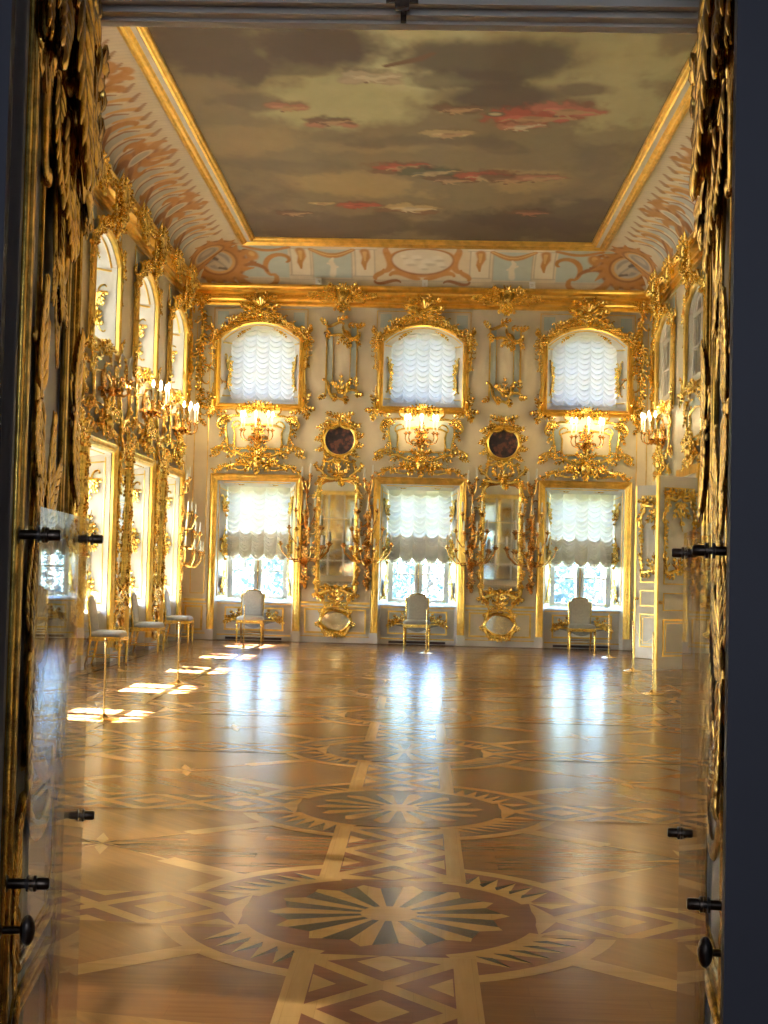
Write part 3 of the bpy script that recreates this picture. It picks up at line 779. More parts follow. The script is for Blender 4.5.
fr = [(1.17,8.25),(1.17,8.02),(1.195,7.985),(1.235,7.975),(1.255,8.0),(1.27,8.0),(1.285,7.985),(1.31,7.985),(1.325,8.01),(1.335,8.02)]
mb.loft([ring(e, z) for e, z in fr], closed=True, m=0)
mb.loft([ring(e, z) for e, z in ((1.335,8.02),(1.405,8.035))], closed=True, m=1)
mb.loft([ring(e, z) for e, z in ((1.405,8.035),(1.41,8.01),(1.43,7.995),(1.455,8.0),(1.465,8.03),(1.48,8.04),(1.495,8.03),(1.51,8.05),(1.515,8.09))], closed=True, m=0)
mb.build('frame', [M['goldline'], M['white']], pic, ang=30)
# ------------------------------------------------------------------ windows (structure): reveals, sashes, panes, sills, and what hangs in them
def lo_out(o): return rect_pts(HW+o, 3.31+o)if False else [(-HW-o, 0), (-HW-o, 3.31+o), (HW+o, 3.31+o), (HW+o, 0)]
def up_out(o): return arch_pts(HW+o, UP[0]-o, UP[1], UP[2]+o)
def upg(o=0.0): return arch_pts(GW+o, UPG[0]-o, UPG[1], UPG[2]+o)
def make_upper_window(name):
    W = sempty(name)
    mb = MB(); mb.loft([[P3(u, v, 0) for u, v in up_out(0)], [P3(u, v, -DEP) for u, v in upg()]], closed=True)
    mb.build('reveal', M['white'], W, ang=20)
    # gilded lines and little carved sprigs on the splayed reveals
    mb = MB()
    for f in (.14, .86):
        a, b = up_out(-.0), upg()
        pts = [P3(p[0]*(1-f)+q[0]*f, p[1]*(1-f)+q[1]*f, -DEP*f) for p, q in zip(a, b)]
        mb.tube(pts[1:-1], .018, 6)
    for s in (1, -1):
        for z in (5.10, 6.22):
            mb.tube([P3(s*(HW-.026), z, -DEP*.14+.004), P3(s*(GW+.026), z+.05, -DEP*.86)], .018, 6)
    mb.build('reveal_moulding', M['goldline'], W)
    mb = MB()
    for s in (1, -1):
        # a frame lying in the splayed side: u runs into the depth
        ex = Vector((GW-HW, DEP, 0)).normalized()
        Mx = Matrix(((ex.x*s, ex.y*s, 0, s*(HW-.093)), (ex.y, -ex.x, 0, .30), (0, 0, 1, 0), (0,0,0,1)))
        mb.push(Mx)
        for z0, dr in ((5.85, -1), (5.38, 1)):
            for k in (-1, 1):
                leaf(mb, (k*.02, z0), (PI/2)*dr+k*.7, .24, .12, -k*.9, 0.0); leaf(mb, (k*.03, z0), (PI/2)*dr+k*1.35, .17, .10, k*.9, 0.0); scroll(mb, (k*.02, z0), (k*.15, z0-.12*dr), .5, k*dr*3.0, .016, n=10, seg=5)
            leaf(mb, (0, z0), PI/2*dr, .34, .12, .1, 0)
        mb.pop()
        mb.push(tr(s*.40, 6.49 if True else 0, -.25, s*-.62)); leaf(mb, (0, 0), PI, .2, .08, .6, 0, n=10); leaf(mb, (0, 0), 0, .2, .08, -.6, 0, n=10); flower(mb, 0, 0, .05); mb.pop()
    mb.build('reveal_carving', M['gold'], W)
    mb = MB()
    a, b = upg(), upg(-.06); mb.loft([[P3(u, v, -DEP+.0) for u, v in a], [P3(u, v, -DEP+.02) for u, v in b], [P3(u, v, -DEP-.05) for u, v in b]], closed=True)
    mb.box(-.035, .035, DEP, DEP+.05, 5.12, 6.55); mb.box(-.6, .6, DEP, DEP+.04, 5.66, 5.70); mb.box(-.6, .6, DEP, DEP+.04, 6.20, 6.25)
    mb.build('sash', M['white'], W, False)
    mb = MB(); mb.poly([P3(u, v, -DEP-.03) for u, v in upg(-.05)]); mb.build('pane', M['glass'], W, False)
    return W
def make_lower_window(name):
    W = sempty(name)
    f = lambda u, v, w: P3(u, v, w)
    mb = MB()
    for s in (1, -1):
        mb.add([f(s*HW, 0, 0), f(s*HW, 3.31, 0), f(s*GW, 3.18, -DEP), f(s*GW, .84, -DEP), f(s*(HW-.05), .80, -.16), f(s*(HW-.05), 0, -.16)], [(0,1,2,3,4,5)])
    mb.add([f(-HW, 3.31, 0), f(HW, 3.31, 0), f(GW, 3.18, -DEP), f(-GW, 3.18, -DEP)], [(0,1,2,3)])
    mb.build('reveal', M['white'], W, False)
    mb = MB()
    mb.add([f(-HW+.05, 0, -.16), f(HW-.05, 0, -.16), f(HW-.05, .80, -.16), f(-HW+.05, .80, -.16)], [(0,1,2,3)], 0)
    mb.box(-.67, .67, .151, .165, .16, .68, 0); mb.box(-.77, .77, .13, .17, .0, .09, 0)
    line_rect(mb, -.60, .60, .22, .66, .03, -.145) ; mb.cur = 1
    line_rect(mb, -.62, .62, .20, .69, .036, -.148); mb.box(-.77, .77, .125, .16, .095, .12, 1); mb.box(-.77, .77, .135, .16, .745, .765, 1)
    mb.build('apron_panel', [M['white'], M['goldline']], W, False)
    mb = MB(); mb.cur = 0
    pts = [(.45*math.cos(a)*(1+.10*math.cos(2*a)), .45+.165*math.sin(a)*(1+.2*math.cos(4*a))) for a in [2*PI*i/28 for i in range(28)]]
    mb.poly([f(u, v, -.147) for u, v in pts], 0)
    mb.build('lattice_field', paint('grey lattice paint', (.40,.39,.33), .6, .5, 60), W, False)
    mb = MB()
    for s in (1, -1):
        scroll(mb, (s*.52, .50), (s*.20, .36), s*-3.2, s*2.6, .022, -.145, n=14); scroll(mb, (s*.50, .38), (s*.26, .57), s*3.4, s*-2.0, .02, -.145, n=14)
        for k in range(4): leaf(mb, (s*(.30+.06*k), .46), PI/2-s*(.3+.7*k), .22, .11, s*.8, -.145, n=10)
    flower(mb, 0, .44, .06, -.145)
    mb.build('apron_carving', M['gold'], W)
    mb = MB(); mb.add([f(-GW-.16, .80, -.10), f(GW+.16, .80, -.10), f(GW+.01, .84, -DEP), f(-GW-.01, .84, -DEP), f(-GW-.16, .765, -.10), f(GW+.16, .765, -.10)], [(0,1,2,3),(4,5,1,0)])
    mb.build('sill', M['white'], W, False)
    mb = MB()
    for s in (1, -1):
        for fz in (.14, .86):
            w_ = -DEP*fz; u_ = s*(HW+(GW-HW)*fz-.004); zt = 3.31-.13*fz-.05
            mb.tube([f(u_, 1.0 if fz > .5 else .9, w_), f(u_, zt, w_)], .011, 5)
        for z in (.92, 3.17): mb.tube([f(s*(HW-.03), z-.0, -DEP*.14), f(s*(GW+.022), z-.06*(z > 2), -DEP*.86)], .011, 5)
    for fz in (.14, .86): mb.tube([f(-HW+.12, 3.31-.13*fz-.006, -DEP*fz), f(HW-.12, 3.31-.13*fz-.006, -DEP*fz)], .011, 5)
    mb.build('reveal_moulding', M['goldline'], W)
    mb = MB()
    for s in (1, -1):
        ex = Vector((GW-HW, DEP, 0)).normalized()
        Mx = Matrix(((ex.x*s, ex.y*s, 0, s*(HW-.093)), (ex.y, -ex.x, 0, .30), (0, 0, 1, 0), (0,0,0,1)))
        mb.push(Mx)
        for z0, dr, h in ((2.86, -1, .36), (1.98, 1, .42), (1.94, -1, .36), (1.10, 1, .42)):
            leaf(mb, (0, z0), PI/2*dr, h, .13, .2, 0, n=11)
            for k in (-1, 1):
                leaf(mb, (k*.02, z0), (PI/2)*dr+k*.75, h*.65, .12, -k*1.0, 0.0, n=10); leaf(mb, (k*.02, z0), (PI/2)*dr+k*1.3, h*.5, .10, k*1.0, 0.0, n=10)
                scroll(mb, (k*.03, z0), (k*.14, z0-.13*dr), .5, k*dr*3.8, .02, n=10, seg=5)
            flower(mb, 0, z0, .06)
        mb.pop()
    for s in (1, -1):
        mb.push(Matrix.Translation((s*.36, .30, 3.235)) @ Matrix.Rotation(-R90*.86, 4, 'X'))
        for k in (0, PI): leaf(mb, (0, 0), k, .26, .11, .5, 0, n=10)
        flower(mb, 0, 0, .06); mb.pop()
    mb.build('reveal_carving', M['gold'], W)
    mb = MB(); y0, y1 = DEP, DEP+.06; z0, z1 = .86, 3.18
    for s in (1, -1):
        mb.box(s*GW, s*(GW-.05), y0, y1, z0, z1); mb.box(s*.045, s*.085, y0-.02, y1, z0, z1)
        mb.box(s*.08, s*(GW-.04), y0-.01, y1, z0, z0+.06); mb.box(s*.08, s*(GW-.04), y0, y1, 1.43, 1.465); mb.box(s*.08, s*(GW-.04), y0, y1, 2.03, 2.065); mb.box(s*.08, s*(GW-.04), y0, y1, 2.60, 2.64)
        mb.box(s*(GW-.05), s*(GW-.10), y0-.01, y1, z0, z1)
    mb.box(-.045, .045, y0+.01, y1, z0, z1); mb.box(-GW, GW, y0, y1, z1-.06, z1)
    mb.build('sash', M['white'], W, False)
    mb = MB(); mb.box(-.012, .012, y0-.03, y0+.01, z0+.2, 2.0); mb.ball((0, y0-.035, 1.45), .02); mb.build('window_bolt', M['brass'], W)
    for s in (1, -1):
        mb = MB(); mb.add([f(s*.08, z0+.05, -DEP-.03), f(s*(GW-.09), z0+.05, -DEP-.03), f(s*(GW-.09), z1-.05, -DEP-.03), f(s*.08, z1-.05, -DEP-.03)], [(0,1,2,3)])
        mb.build('pane', M['glass'], W, False)
    return W
def blind_bm(hw, zt, zb, cols, folds, arch=None, gather=True, seed=0):
    """festoon blind: columns of looped swags between gathering cords, bunched thickly below"""
    mb = MB(); R = random.Random(seed); nx, nz = cols*14, folds*7
    ph = [R.uniform(-.15, .15) for _ in range(cols+1)]
    g0 = .66 if gather else 2
    def surf(layer, t0, t1, nzz):
        g = []
        for j in range(nzz+1):
            row = []
            for i in range(nx+1):
                s = i/nx; t = t0+(t1-t0)*j/nzz; c = (s*cols) % 1.0 if i < nx else 0.0; ci = min(int(s*cols), cols-1)
                dip = 4*c*(1-c)
                bun = max(0.0, (t-g0)/(1-g0)) if gather else 0
                fph = folds*(t + (.55*(t-g0)*bun if bun else 0)) + ph[ci]*1.5
                amp = (.030+.020*bun)*(.30+.70*dip)
                d = amp*math.sin(2*PI*fph+layer*1.9) + (.028+.05*bun)*dip + layer*.022
                z = zt-(zt-zb)*t - dip*(.115 if t > .03 else .115*t/.03)*(.55+.45*t) + .012*math.sin(2*PI*fph+1.2+layer)
                if t > .985: z -= .012*math.sin(s*cols*22)
                x = -hw+2*hw*s
                if arch:
                    za = arch(x); z = min(z, za)
                row.append((x, -d, z))
            g.append(row)
        vs = [p for r in g for p in r]; fs = []
        for j in range(nzz):
            for i in range(nx):
                a = j*(nx+1)+i; q = (a, a+nx+1, a+nx+2, a+1)
                if arch and abs(vs[q[0]][2]-vs[q[1]][2])+abs(vs[q[3]][2]-vs[q[2]][2]) < 1e-5: continue
                fs.append(q)
        mb.add(vs, fs)
    surf(0, 0, 1, nz)
    if gather:
        surf(1.0, g0-.02, .99, int(nz*.4))
    return mb
wn = 0
lo0 = make_lower_window('window_1'); up0 = make_upper_window('window_2')
lo0.location = (WB[0], YB, 0); up0.location = (WB[0], YB, 0)
wn = 3; lows = [lo0]; ups = [up0]
for x in WB[1:]:
    for src in (lo0, up0):
        c = dup(src, (x, YB, 0)); c.name = 'window_%d' % wn; wn += 1
for y in WL:
    for src in (lo0, up0):
        c = dup(src, (XL, y, 0), R90); c.name = 'window_%d' % wn; wn += 1
# blinds
place = {-3.50: 'left', -.095: 'middle', 3.31: 'right'}
mbl = blind_bm(.662, 3.215, 1.79, 5, 14)
def R_arch(hw, zs, zt):
    rise = zt-zs; R = (hw*hw+rise*rise)/(2*rise); cz = zt-R
    return lambda x: cz+math.sqrt(max(R*R-x*x, 0))
mbu = blind_bm(.682, 6.68, 5.07, 5, 15, R_arch(.692, 6.26, 6.578), False, 3)
blo = mbl.build('festoon_blind', M['sheer']); bup = mbu.build('festoon_blind', M['silk'])
tag(blo, 'gathered white silk blind half down over the left tall window of the far wall', 'blind', 'festoon blinds in the tall windows'); blo.location = (WB[0], YB+DEP-.14, 0)
tag(bup, 'sheer white looped blind filling the left arched window of the far wall', 'blind', 'festoon blinds in the arched windows'); bup.location = (WB[0], YB+DEP-.14, 0)
for x, wd in ((WB[1], 'middle'), (WB[2], 'right')):
    dup(blo, (x, YB+DEP-.14, 0), 0, 'gathered white silk blind half down over the %s tall window of the far wall' % wd)
    dup(bup, (x, YB+DEP-.14, 0), 0, 'sheer white looped blind filling the %s arched window of the far wall' % wd)
for o in [o for o in bpy.data.objects if o.parent is None and o.name.startswith('window_') and abs(o.location.x-XL) < .01]:
    low = any(ch.name.startswith('sill') for ch in o.children)
    c = (blo if low else bup).copy(); C.objects.link(c); c.name = 'window_blind'
    for k in ('label', 'category', 'group'):
        if k in c: del c[k]
    c.parent = o; c.location = (0, DEP-.14, 0)
    if low: s_ = 1.68 if o.location.y < 12 else 1.17; c.scale.z = s_; c.location.z = 3.215*(1-s_); c.rotation_euler = (0,0,0)
# mirrored sham windows on the right wall
wn_r = 0
for y in (26.52, 23.50):
    W = sempty('window_%d' % wn, (XR, y, 0), -R90); wn += 1
    o = lambda k: arch_pts(HW-k, 5.0+k, 6.28, 6.61-k)
    mb = MB(); mb.loft([[P3(u, v, 0) for u, v in o(0)], [P3(u, v, -.10) for u, v in o(.04)]], closed=True); mb.build('reveal', M['white'], W, ang=20)
    mb = MB(); mb.poly([P3(u, v, -.10) for u, v in o(.04)]); mb.build('mirror_pane', M['dmirror'], W, False)
    mb = MB(); mb.loft([[P3(u, v, -.10) for u, v in o(.04)], [P3(u, v, -.06) for u, v in o(.05)], [P3(u, v, -.06) for u, v in o(.14)], [P3(u, v, -.10) for u, v in o(.15)]], closed=True)
    mb.box(-.035, .035, .05, .1, 5.05, 6.5); mb.box(-.75, .75, .055, .1, 5.62, 5.66); mb.box(-.75, .75, .05, .1, 6.17, 6.25)
    for u in (-.36, .36): mb.box(u-.016, u+.016, .06, .1, 5.05, 6.5)
    mb.build('sash', M['white'], W, False)
# ------------------------------------------------------------------ gilded carving of the walls
SPOT = {WB[0]: 'left', WB[1]: 'middle', WB[2]: 'right'}
POSB = [((x, YB, 0), 0) for x in WB]
POSL = [((XL, y, 0), R90) for y in WL[:3]]
LW = ['farthest window of the left wall', 'second window along the left wall', 'third window along the left wall']
LP = ['farthest pier of the left wall', 'second pier along the left wall', 'third pier along the left wall']
def place_all(src, items):
    """items: (loc, rz, label); the first moves src itself"""
    out = []
    for i, (loc, rz, lb) in enumerate(items):
        if i == 0: src.location = loc; src.rotation_euler = (0,0,rz); src['label'] = lb; out.append(src)
        else: out.append(dup(src, loc, rz, lb))
    return out
# upper surround --------------------------------------------------------
t = thing('gilded_surround', 'x', 'window surround', group='gilded surrounds of the arched windows')
mb = MB(); frame_loft(mb, up_out, [(0,.0),(.0,.055),(.022,.075),(.04,.05),(.055,.05),(.072,.07),(.092,.045),(.115,.03),(.135,.035),(.14,0)])
mb.build('moulding', M['goldline'], t, ang=30)
mb = MB()
mb.push(tr(0, 6.86, .14)); shell(mb, 0, .06, .22, 9, .05, PI-.05)
def f_():
    scroll(mb, (.05, -.04), (.30, .10), 2.6, -3.6, .045); leaf(mb, (.10, .12), .9, .34, .17, -.8); leaf(mb, (.12, .0), .15, .36, .17, .7); leaf(mb, (.05, .22), 1.3, .22, .12, -.5); leaf(mb, (.2, -.06), -.35, .26, .13, .6)
sym(mb, f_); flower(mb, 0, -.03, .10, .08); leaf(mb, (0, -.05), -PI/2, .20, .14, 0)
mb.pop(); mb.build('crest', M['gold'], t)
mb = MB()
a_ = arch_pts(HW+.15, 5, UP[1]+.02, UP[2]+.16, 20)[1:-1]; hN = len(a_)//2
garland(mb, a_[:hN], .17, 11, .03, 0, 2.1); garland(mb, list(reversed(a_[hN:])), .17, 12, .03, 0, 2.1)
mb.build('arch_garland', M['gold'], t)
for s in (-1, 1):
    mb = MB(); mb.push(tr(sx=s))
    garland(mb, [(.97, 6.46), (1.0, 6.1), (.985, 5.70)], .13, 21, .02, 0, 1.7, taper=(1.2, .6))
    scroll(mb, (.90, 6.40), (1.05, 6.55), -1, 3.6, .03); leaf(mb, (.98, 6.45), .9, .2, .1, .8)
    garland(mb, [(.97, 5.35), (.985, 5.05)], .10, 5, .02, 0, .9, taper=(.5, 1.1))
    scroll(mb, (.93, 5.05), (1.06, 4.72), -2.2, 3.4, .038, .03); leaf(mb, (.97, 4.86), -.35, .24, .13, .7, .03); leaf(mb, (.97, 4.80), -1.5, .22, .13, .8, .03); leaf(mb, (.88, 4.80), -2.6, .26, .12, -.7, .03); flower(mb, .97, 4.82, .07, .06)
    leaf(mb, (.98, 4.95), 1.3, .26, .11, -.5, .03)
    mb.pop(); mb.build('side_carving', M['gold'], t)
mb = MB(); mb.push(tr(0, 4.86, .05)); shell(mb, 0, .02, .12, 7, .1, PI-.1)
def f_():
    scroll(mb, (.04, .0), (.22, -.05), 1.0, -3.2, .025); leaf(mb, (.08, .04), .3, .26, .11, -.9); leaf(mb, (.2, -.02), -.1, .3, .10, .9); scroll(mb, (.20, .02), (.46, -.04), 2.5, 2.8, .020); leaf(mb, (.06, -.04), -.7, .22, .1, .8)
sym(mb, f_); mb.pop(); mb.build('sill_carving', M['gold'], t)
for s in (-1, 1):
    mb = MB(); u0, u1 = sorted((s*.62, s*.97)); mb.cur = 0; mb.box(*sorted((s*.30, s*.985)), -.016, 0, 6.915, 6.932); mb.box(*sorted((s*.968, s*.985)), -.016, 0, 6.45, 6.915); mb.box(u0+.06, u1-.06, -.006, 0, 6.58, 6.86, 1)
    mb.build('spandrel_panel', [M['goldline'], M['blue']], t, False)
for c_ in t.children: c_.location.y -= .014
place_all(t, [(l, r, 'gilded arched surround with shell crest round the %s upper window of the far wall' % SPOT[l[0]]) for l, r in POSB] +
             [(l, r, 'gilded arched surround of the %s, upper row' % LW[i]) for i, (l, r) in enumerate(POSL)] +
             [((XR, 26.52, 0), -R90, 'gilded arched surround of the farthest sham window high on the right wall'), ((XR, 23.50, 0), -R90, 'gilded arched surround of the nearer sham window high on the right wall')])
# lower surround --------------------------------------------------------
t = thing('gilded_surround', 'x', 'window surround', group='gilded surrounds of the tall windows')
def lo2(o): return [(-HW-o, .22), (-HW-o, 3.31+o), (HW+o, 3.31+o), (HW+o, .22)]
mb = MB(); frame_loft(mb, lo2, [(0,.0),(.0,.04),(.018,.055),(.03,.04),(.05,.05),(.085,.065),(.11,.06),(.125,.075),(.145,.055),(.155,0)], closed=False)
v = .30
while v < 3.3:
    for s in (-1, 1): mb.ball(P3(s*(HW+.068), v, .058), .022, (.9,.6,1.5), 6, 4)
    v += .085
u = -.8
while u < .81: mb.ball(P3(u, 3.378, .058), .022, (1.5,.6,.9), 6, 4); u += .085
mb.build('moulding', M['goldline'], t, ang=30)
for s in (-1, 1):
    mb = MB(); a, b = sorted((s*HW, s*(HW+.17))); mb.box(a, b, -.07, 0, 0, .20); mb.box(a+.008, b-.008, -.06, 0, .2, .222); mb.build('plinth', M['white'], t, False)
for c_ in t.children: c_.location.y -= .014
place_all(t, [(l, r, 'broad gilded frame round the %s tall window of the far wall' % SPOT[l[0]]) for l, r in POSB] + [(l, r, 'broad gilded frame of the %s, lower row' % LW[i]) for i, (l, r) in enumerate(POSL)])
# cartouche between the two rows ----------------------------------------
t = thing('carved_cartouche', 'x', 'carving', group='gilded cartouches between the window rows')
mb = MB()
ol = [(-.66,3.92),(-.64,4.10),(-.70,4.28),(-.74,4.46),(-.62,4.60),(-.3,4.66),(0,4.70),(.3,4.66),(.62,4.60),(.74,4.46),(.70,4.28),(.64,4.10),(.66,3.92)]
il = [(-.46,3.99),(-.50,4.10),(-.49,4.30),(-.52,4.42),(-.40,4.47),(-.2,4.49),(0,4.52),(.2,4.49),(.40,4.47),(.52,4.42),(.49,4.30),(.50,4.10),(.46,3.99)]
mb.loft([[P3(u, v, .012) for u, v in ol], [P3(u, v, .012) for u, v in il]], closed=True); mb.build('blue_field', M['blue'], t, False)
mb = MB(); mb.tube([P3(u, v, .02) for u, v in il], .022, 6, nrm=OUT, closed=True)
def f_():
    scroll(mb, (.52, 4.40), (.38, 4.52), 2.4, 2.4, .018); scroll(mb, (.50, 4.02), (.36, 3.97), -2.4, -2, .018); leaf(mb, (.5, 4.05), -.2, .12, .07, .6)
sym(mb, f_); mb.build('inner_frame', M['gold'], t)
mb = MB()
def f_():
    scroll(mb, (.66, 4.52), (.66, 3.92), -1.1, 1.2, .026, .02, n=24); scroll(mb, (.16, 4.66), (.66, 4.60), .5, -1.6, .024, .02); scroll(mb, (.80, 4.40), (.62, 4.64), 2.0, 2.2, .030, .03)
    for k, a in enumerate((2.3, 1.7, 1.1, .5, -.1, -.8, 3.0)): leaf(mb, (.70, 4.54), a, .17, .09, .8 if k % 2 else -.7, .03)
    leaf(mb, (.72, 4.42), -1.4, .24, .11, .6, .03); leaf(mb, (.66, 4.2), -1.2, .2, .09, .6, .02)
    # base rail with leafy ends
    scroll(mb, (.14, 3.84), (.64, 3.90), 1.6, -1.8, .032, .03, n=22); scroll(mb, (.56, 3.92), (.94, 3.86), -1.4, -2.4, .028, .02); leaf(mb, (.62, 3.93), .5, .26, .12, -.8, .03); leaf(mb, (.78, 3.88), .15, .24, .11, .7, .03); leaf(mb, (.85, 3.86), -.5, .18, .09, .6, .02); leaf(mb, (.45, 3.88), -.6, .24, .11, .7, .03)
sym(mb, f_); mb.build('outer_frame', M['gold'], t)
mb = MB(); mb.push(tr(0, 3.76, .06)); shell(mb, 0, .02, .17, 9, -.1, PI+.1)
mb.ball(P3(0, -.04, .08), .11, (1,.7,1.2)); leaf(mb, (0, .14), PI/2, .26, .16, 0); leaf(mb, (0, -.08), -PI/2, .26, .15, 0)
def f_():
    leaf(mb, (.05, .12), 1.0, .26, .13, -.8); scroll(mb, (.07, .06), (.26, .12), 2.0, -2.4, .022); scroll(mb, (.06, -.08), (.24, -.14), -1.8, 2.4, .022); leaf(mb, (.14, .06), .6, .2, .09, -.6); leaf(mb, (.2, -.02), .1, .22, .1, .6)
    leaf(mb, (.1, -.05), -.5, .28, .13, .9); leaf(mb, (.12, -.12), -1.0, .22, .12, .8)
sym(mb, f_); mb.pop(); mb.build('centre_carving', M['gold'], t)
for s in (-1, 1):
    mb = MB(); mb.push(tr(sx=s))
    garland(mb, [(.16, 3.62), (.34, 3.70), (.52, 3.64), (.70, 3.60), (.92, 3.50)], .15, 31, .03, 0, 1.8, taper=(1.1, .7)); scroll(mb, (.28, 3.56), (.62, 3.53), 1.6, -1.8, .022, .02)
    mb.pop(); mb.build('foliage_arm', M['gold'], t)
place_all(t, [(l, r, 'gilded rocaille cartouche with pale blue field between the %s windows of the far wall' % SPOT[l[0]]) for l, r in POSB] +
             [(l, r, 'gilded rocaille cartouche above the %s' % LW[i]) for i, (l, r) in enumerate(POSL)] +
             [((XR, 26.52, 0), -R90, 'gilded rocaille cartouche under the farthest sham window of the right wall'), ((XR, 23.50, 0), -R90, 'gilded rocaille cartouche above the open doors in the right wall')])
# wall lamps -------------------------------------------------------------
def make_lamp(label, lit):
    t = thing('candle_sconce', label, 'lamp', group='five flame wall lamps')
    mb = MB(); shell(mb, 0, .02, .13, 7, 0, PI); leaf(mb, (0, 0), -PI/2, .32, .15, 0); leaf(mb, (0, .1), PI/2, .28, .13, 0)
    sym(mb, lambda: (leaf(mb, (.02, -.05), -1.0, .22, .1, .7), leaf(mb, (.03, .05), .7, .22, .1, .8), scroll(mb, (.04, -.02), (.20, -.08), 2.4, -3.2, .024)))
    mb.build('backplate', M['bronze'], t)
    mb = MB(); mb.tube([P3(0, -.02, .02), P3(0, -.10, .10), P3(0, -.05, .20)], [.03, .025, .02], 6)
    mb.lathe([(.012,-.17),(.05,-.14),(.07,-.09),(.10,-.05),(.085,-.03),(.03,0),(.02,.07),(.03,.10),(.012,.13)], 10, (0,-.20,0)); 
    for k in range(6): mb.push(Matrix.Translation((0,-.20,0)) @ Matrix.Rotation(k*PI/3, 4, 'Z')); leaf(mb, (.03, -.10), -.1, .14, .07, 1.3); mb.pop()
    mb.build('bowl', M['bronze'], t)
    for i, a in enumerate((-1.35, -.85, 0, .85, 1.35)):
        R_ = .33; ux, wx = math.sin(a), math.cos(a); q = lambda r, v: P3(ux*r, v, .20+wx*r*.8)
        mb = MB(); mb.tube([q(.04, -.06), q(.12, -.13), q(.22, -.15), q(.31, -.11), q(.345, -.03), q(.33, .06)], [.016,.014,.013,.013,.012,.012], 6)
        c = q(R_, .06); mb.lathe([(.012,-.03),(.03,0),(.055,.015),(.045,.022),(.018,.024),(.02,.05)], 8, c); mb.build('arm', M['bronze'], t)
        mb = MB(); mb.lathe([(.016,.03),(.016,.27),(.012,.28)], 8, c); cn = mb.build('candle', M['candle'], t)
        mb = MB(); mb.lathe([(.010,.28),(.022,.31),(.026,.335),(.018,.37),(.004,.405)], 8, c); mb.build('flame_bulb', M['bulb'] if lit else M['bulb_off'], cn)
    return t
t = make_lamp('x', True); ZL = 4.28
place_all(t, [((x, YB, ZL), 0, 'lit five-flame wall lamp over the %s tall window of the far wall' % SPOT[x]) for x in WB] +
             [((XL, WL[0], ZL), R90, 'lit wall lamp farthest along the left wall'), ((XL, WL[1], ZL), R90, 'lit wall lamp on the left wall nearer the doorway'), ((XR, 26.52, ZL), -R90, 'lit wall lamp on the right wall above the white doors')])
t = make_lamp('unlit gilt wall lamp half hidden by the carved door on the left wall', False); t.location = (XL, WL[2], ZL); t.rotation_euler.z = R90
# tondi -------------------------------------------------------------------
m, nt, b = new_mat('old dark oil painting'); oc = objcoord(nt)
n = noise_tex(nt, 5.5, 4, oc); r = ramp(nt, n.outputs['Fac'], [(.35, (.012,.012,.022)), (.5, (.05,.035,.045)), (.58, (.24,.09,.06)), (.66, (.09,.08,.07)), (.74, (.30,.24,.17))]); nt.links.new(r.outputs['Color'], b.inputs['Base Color']); setp(b, Roughness=.35); M['oil'] = m
t = thing('round_painting', 'x', 'painting', group='round dark paintings in gilded wreaths')
circ = lambda o: [((.305+o)*math.cos(a), (.305+o)*math.sin(a)) for a in [2*PI*i/36 for i in range(36)]]
mb = MB(); mb.poly([P3(u, v, .02) for u, v in circ(0)]); mb.build('canvas', M['oil'], t, False)
mb = MB(); frame_loft(mb, circ, [(-.005,.02),(.0,.045),(.02,.06),(.045,.04),(.06,.05),(.085,.025),(.09,0)]); mb.build('frame', M['goldline'], t)
mb = MB(); R = random.Random(3)
for k in range(26):
    a = 2*PI*k/26+.1; sg = -1 if k % 2 else 1
    leaf(mb, (.36*math.cos(a), .36*math.sin(a)), a+sg*.55, .16+.04*(k % 3), .09, -sg*.9, .015)
for k in range(10): a = 2*PI*k/10; scroll(mb, (.36*math.cos(a), .36*math.sin(a)), (.43*math.cos(a+.4), .43*math.sin(a+.4)), .6, R.choice((-3.4, 3.4)), .024, .03)
mb.build('wreath', M['gold'], t)
mb = MB(); mb.push(tr(0, .44, .04)); shell(mb, 0, 0, .13, 7, .2, PI-.2)
sym(mb, lambda: (scroll(mb, (.04, .0), (.26, -.08), 2.8, 3.0, .036), leaf(mb, (.1, .03), .7, .24, .12, -.8), leaf(mb, (.22, -.08), -.6, .26, .11, .7)))
mb.pop(); mb.build('crest', M['gold'], t); mb = MB(); mb.push(tr(0, -.44, .02)); sym(mb, lambda: (scroll(mb, (.02, .0), (.30, .02), -2.6, 3, .03), leaf(mb, (.1, .0), -1.0, .2, .1, .8), leaf(mb, (.28, .03), -1.3, .24, .09, .6), scroll(mb, (.34, .0), (.30, -.30), 2.2, -2.6, .025))); mb.pop()
mb.build('foot_carving', M['gold'], t)
place_all(t, [((PB[0], YB, 4.21), 0, 'round dark painting in a gilded wreath on the left pier of the far wall'), ((PB[1], YB, 4.21), 0, 'round dark painting in a gilded wreath on the right pier of the far wall')] +
             [((XL, y, 4.21), R90, 'round dark painting seen edge-on on the %s' % LP[i]) for i, y in enumerate(PL)])
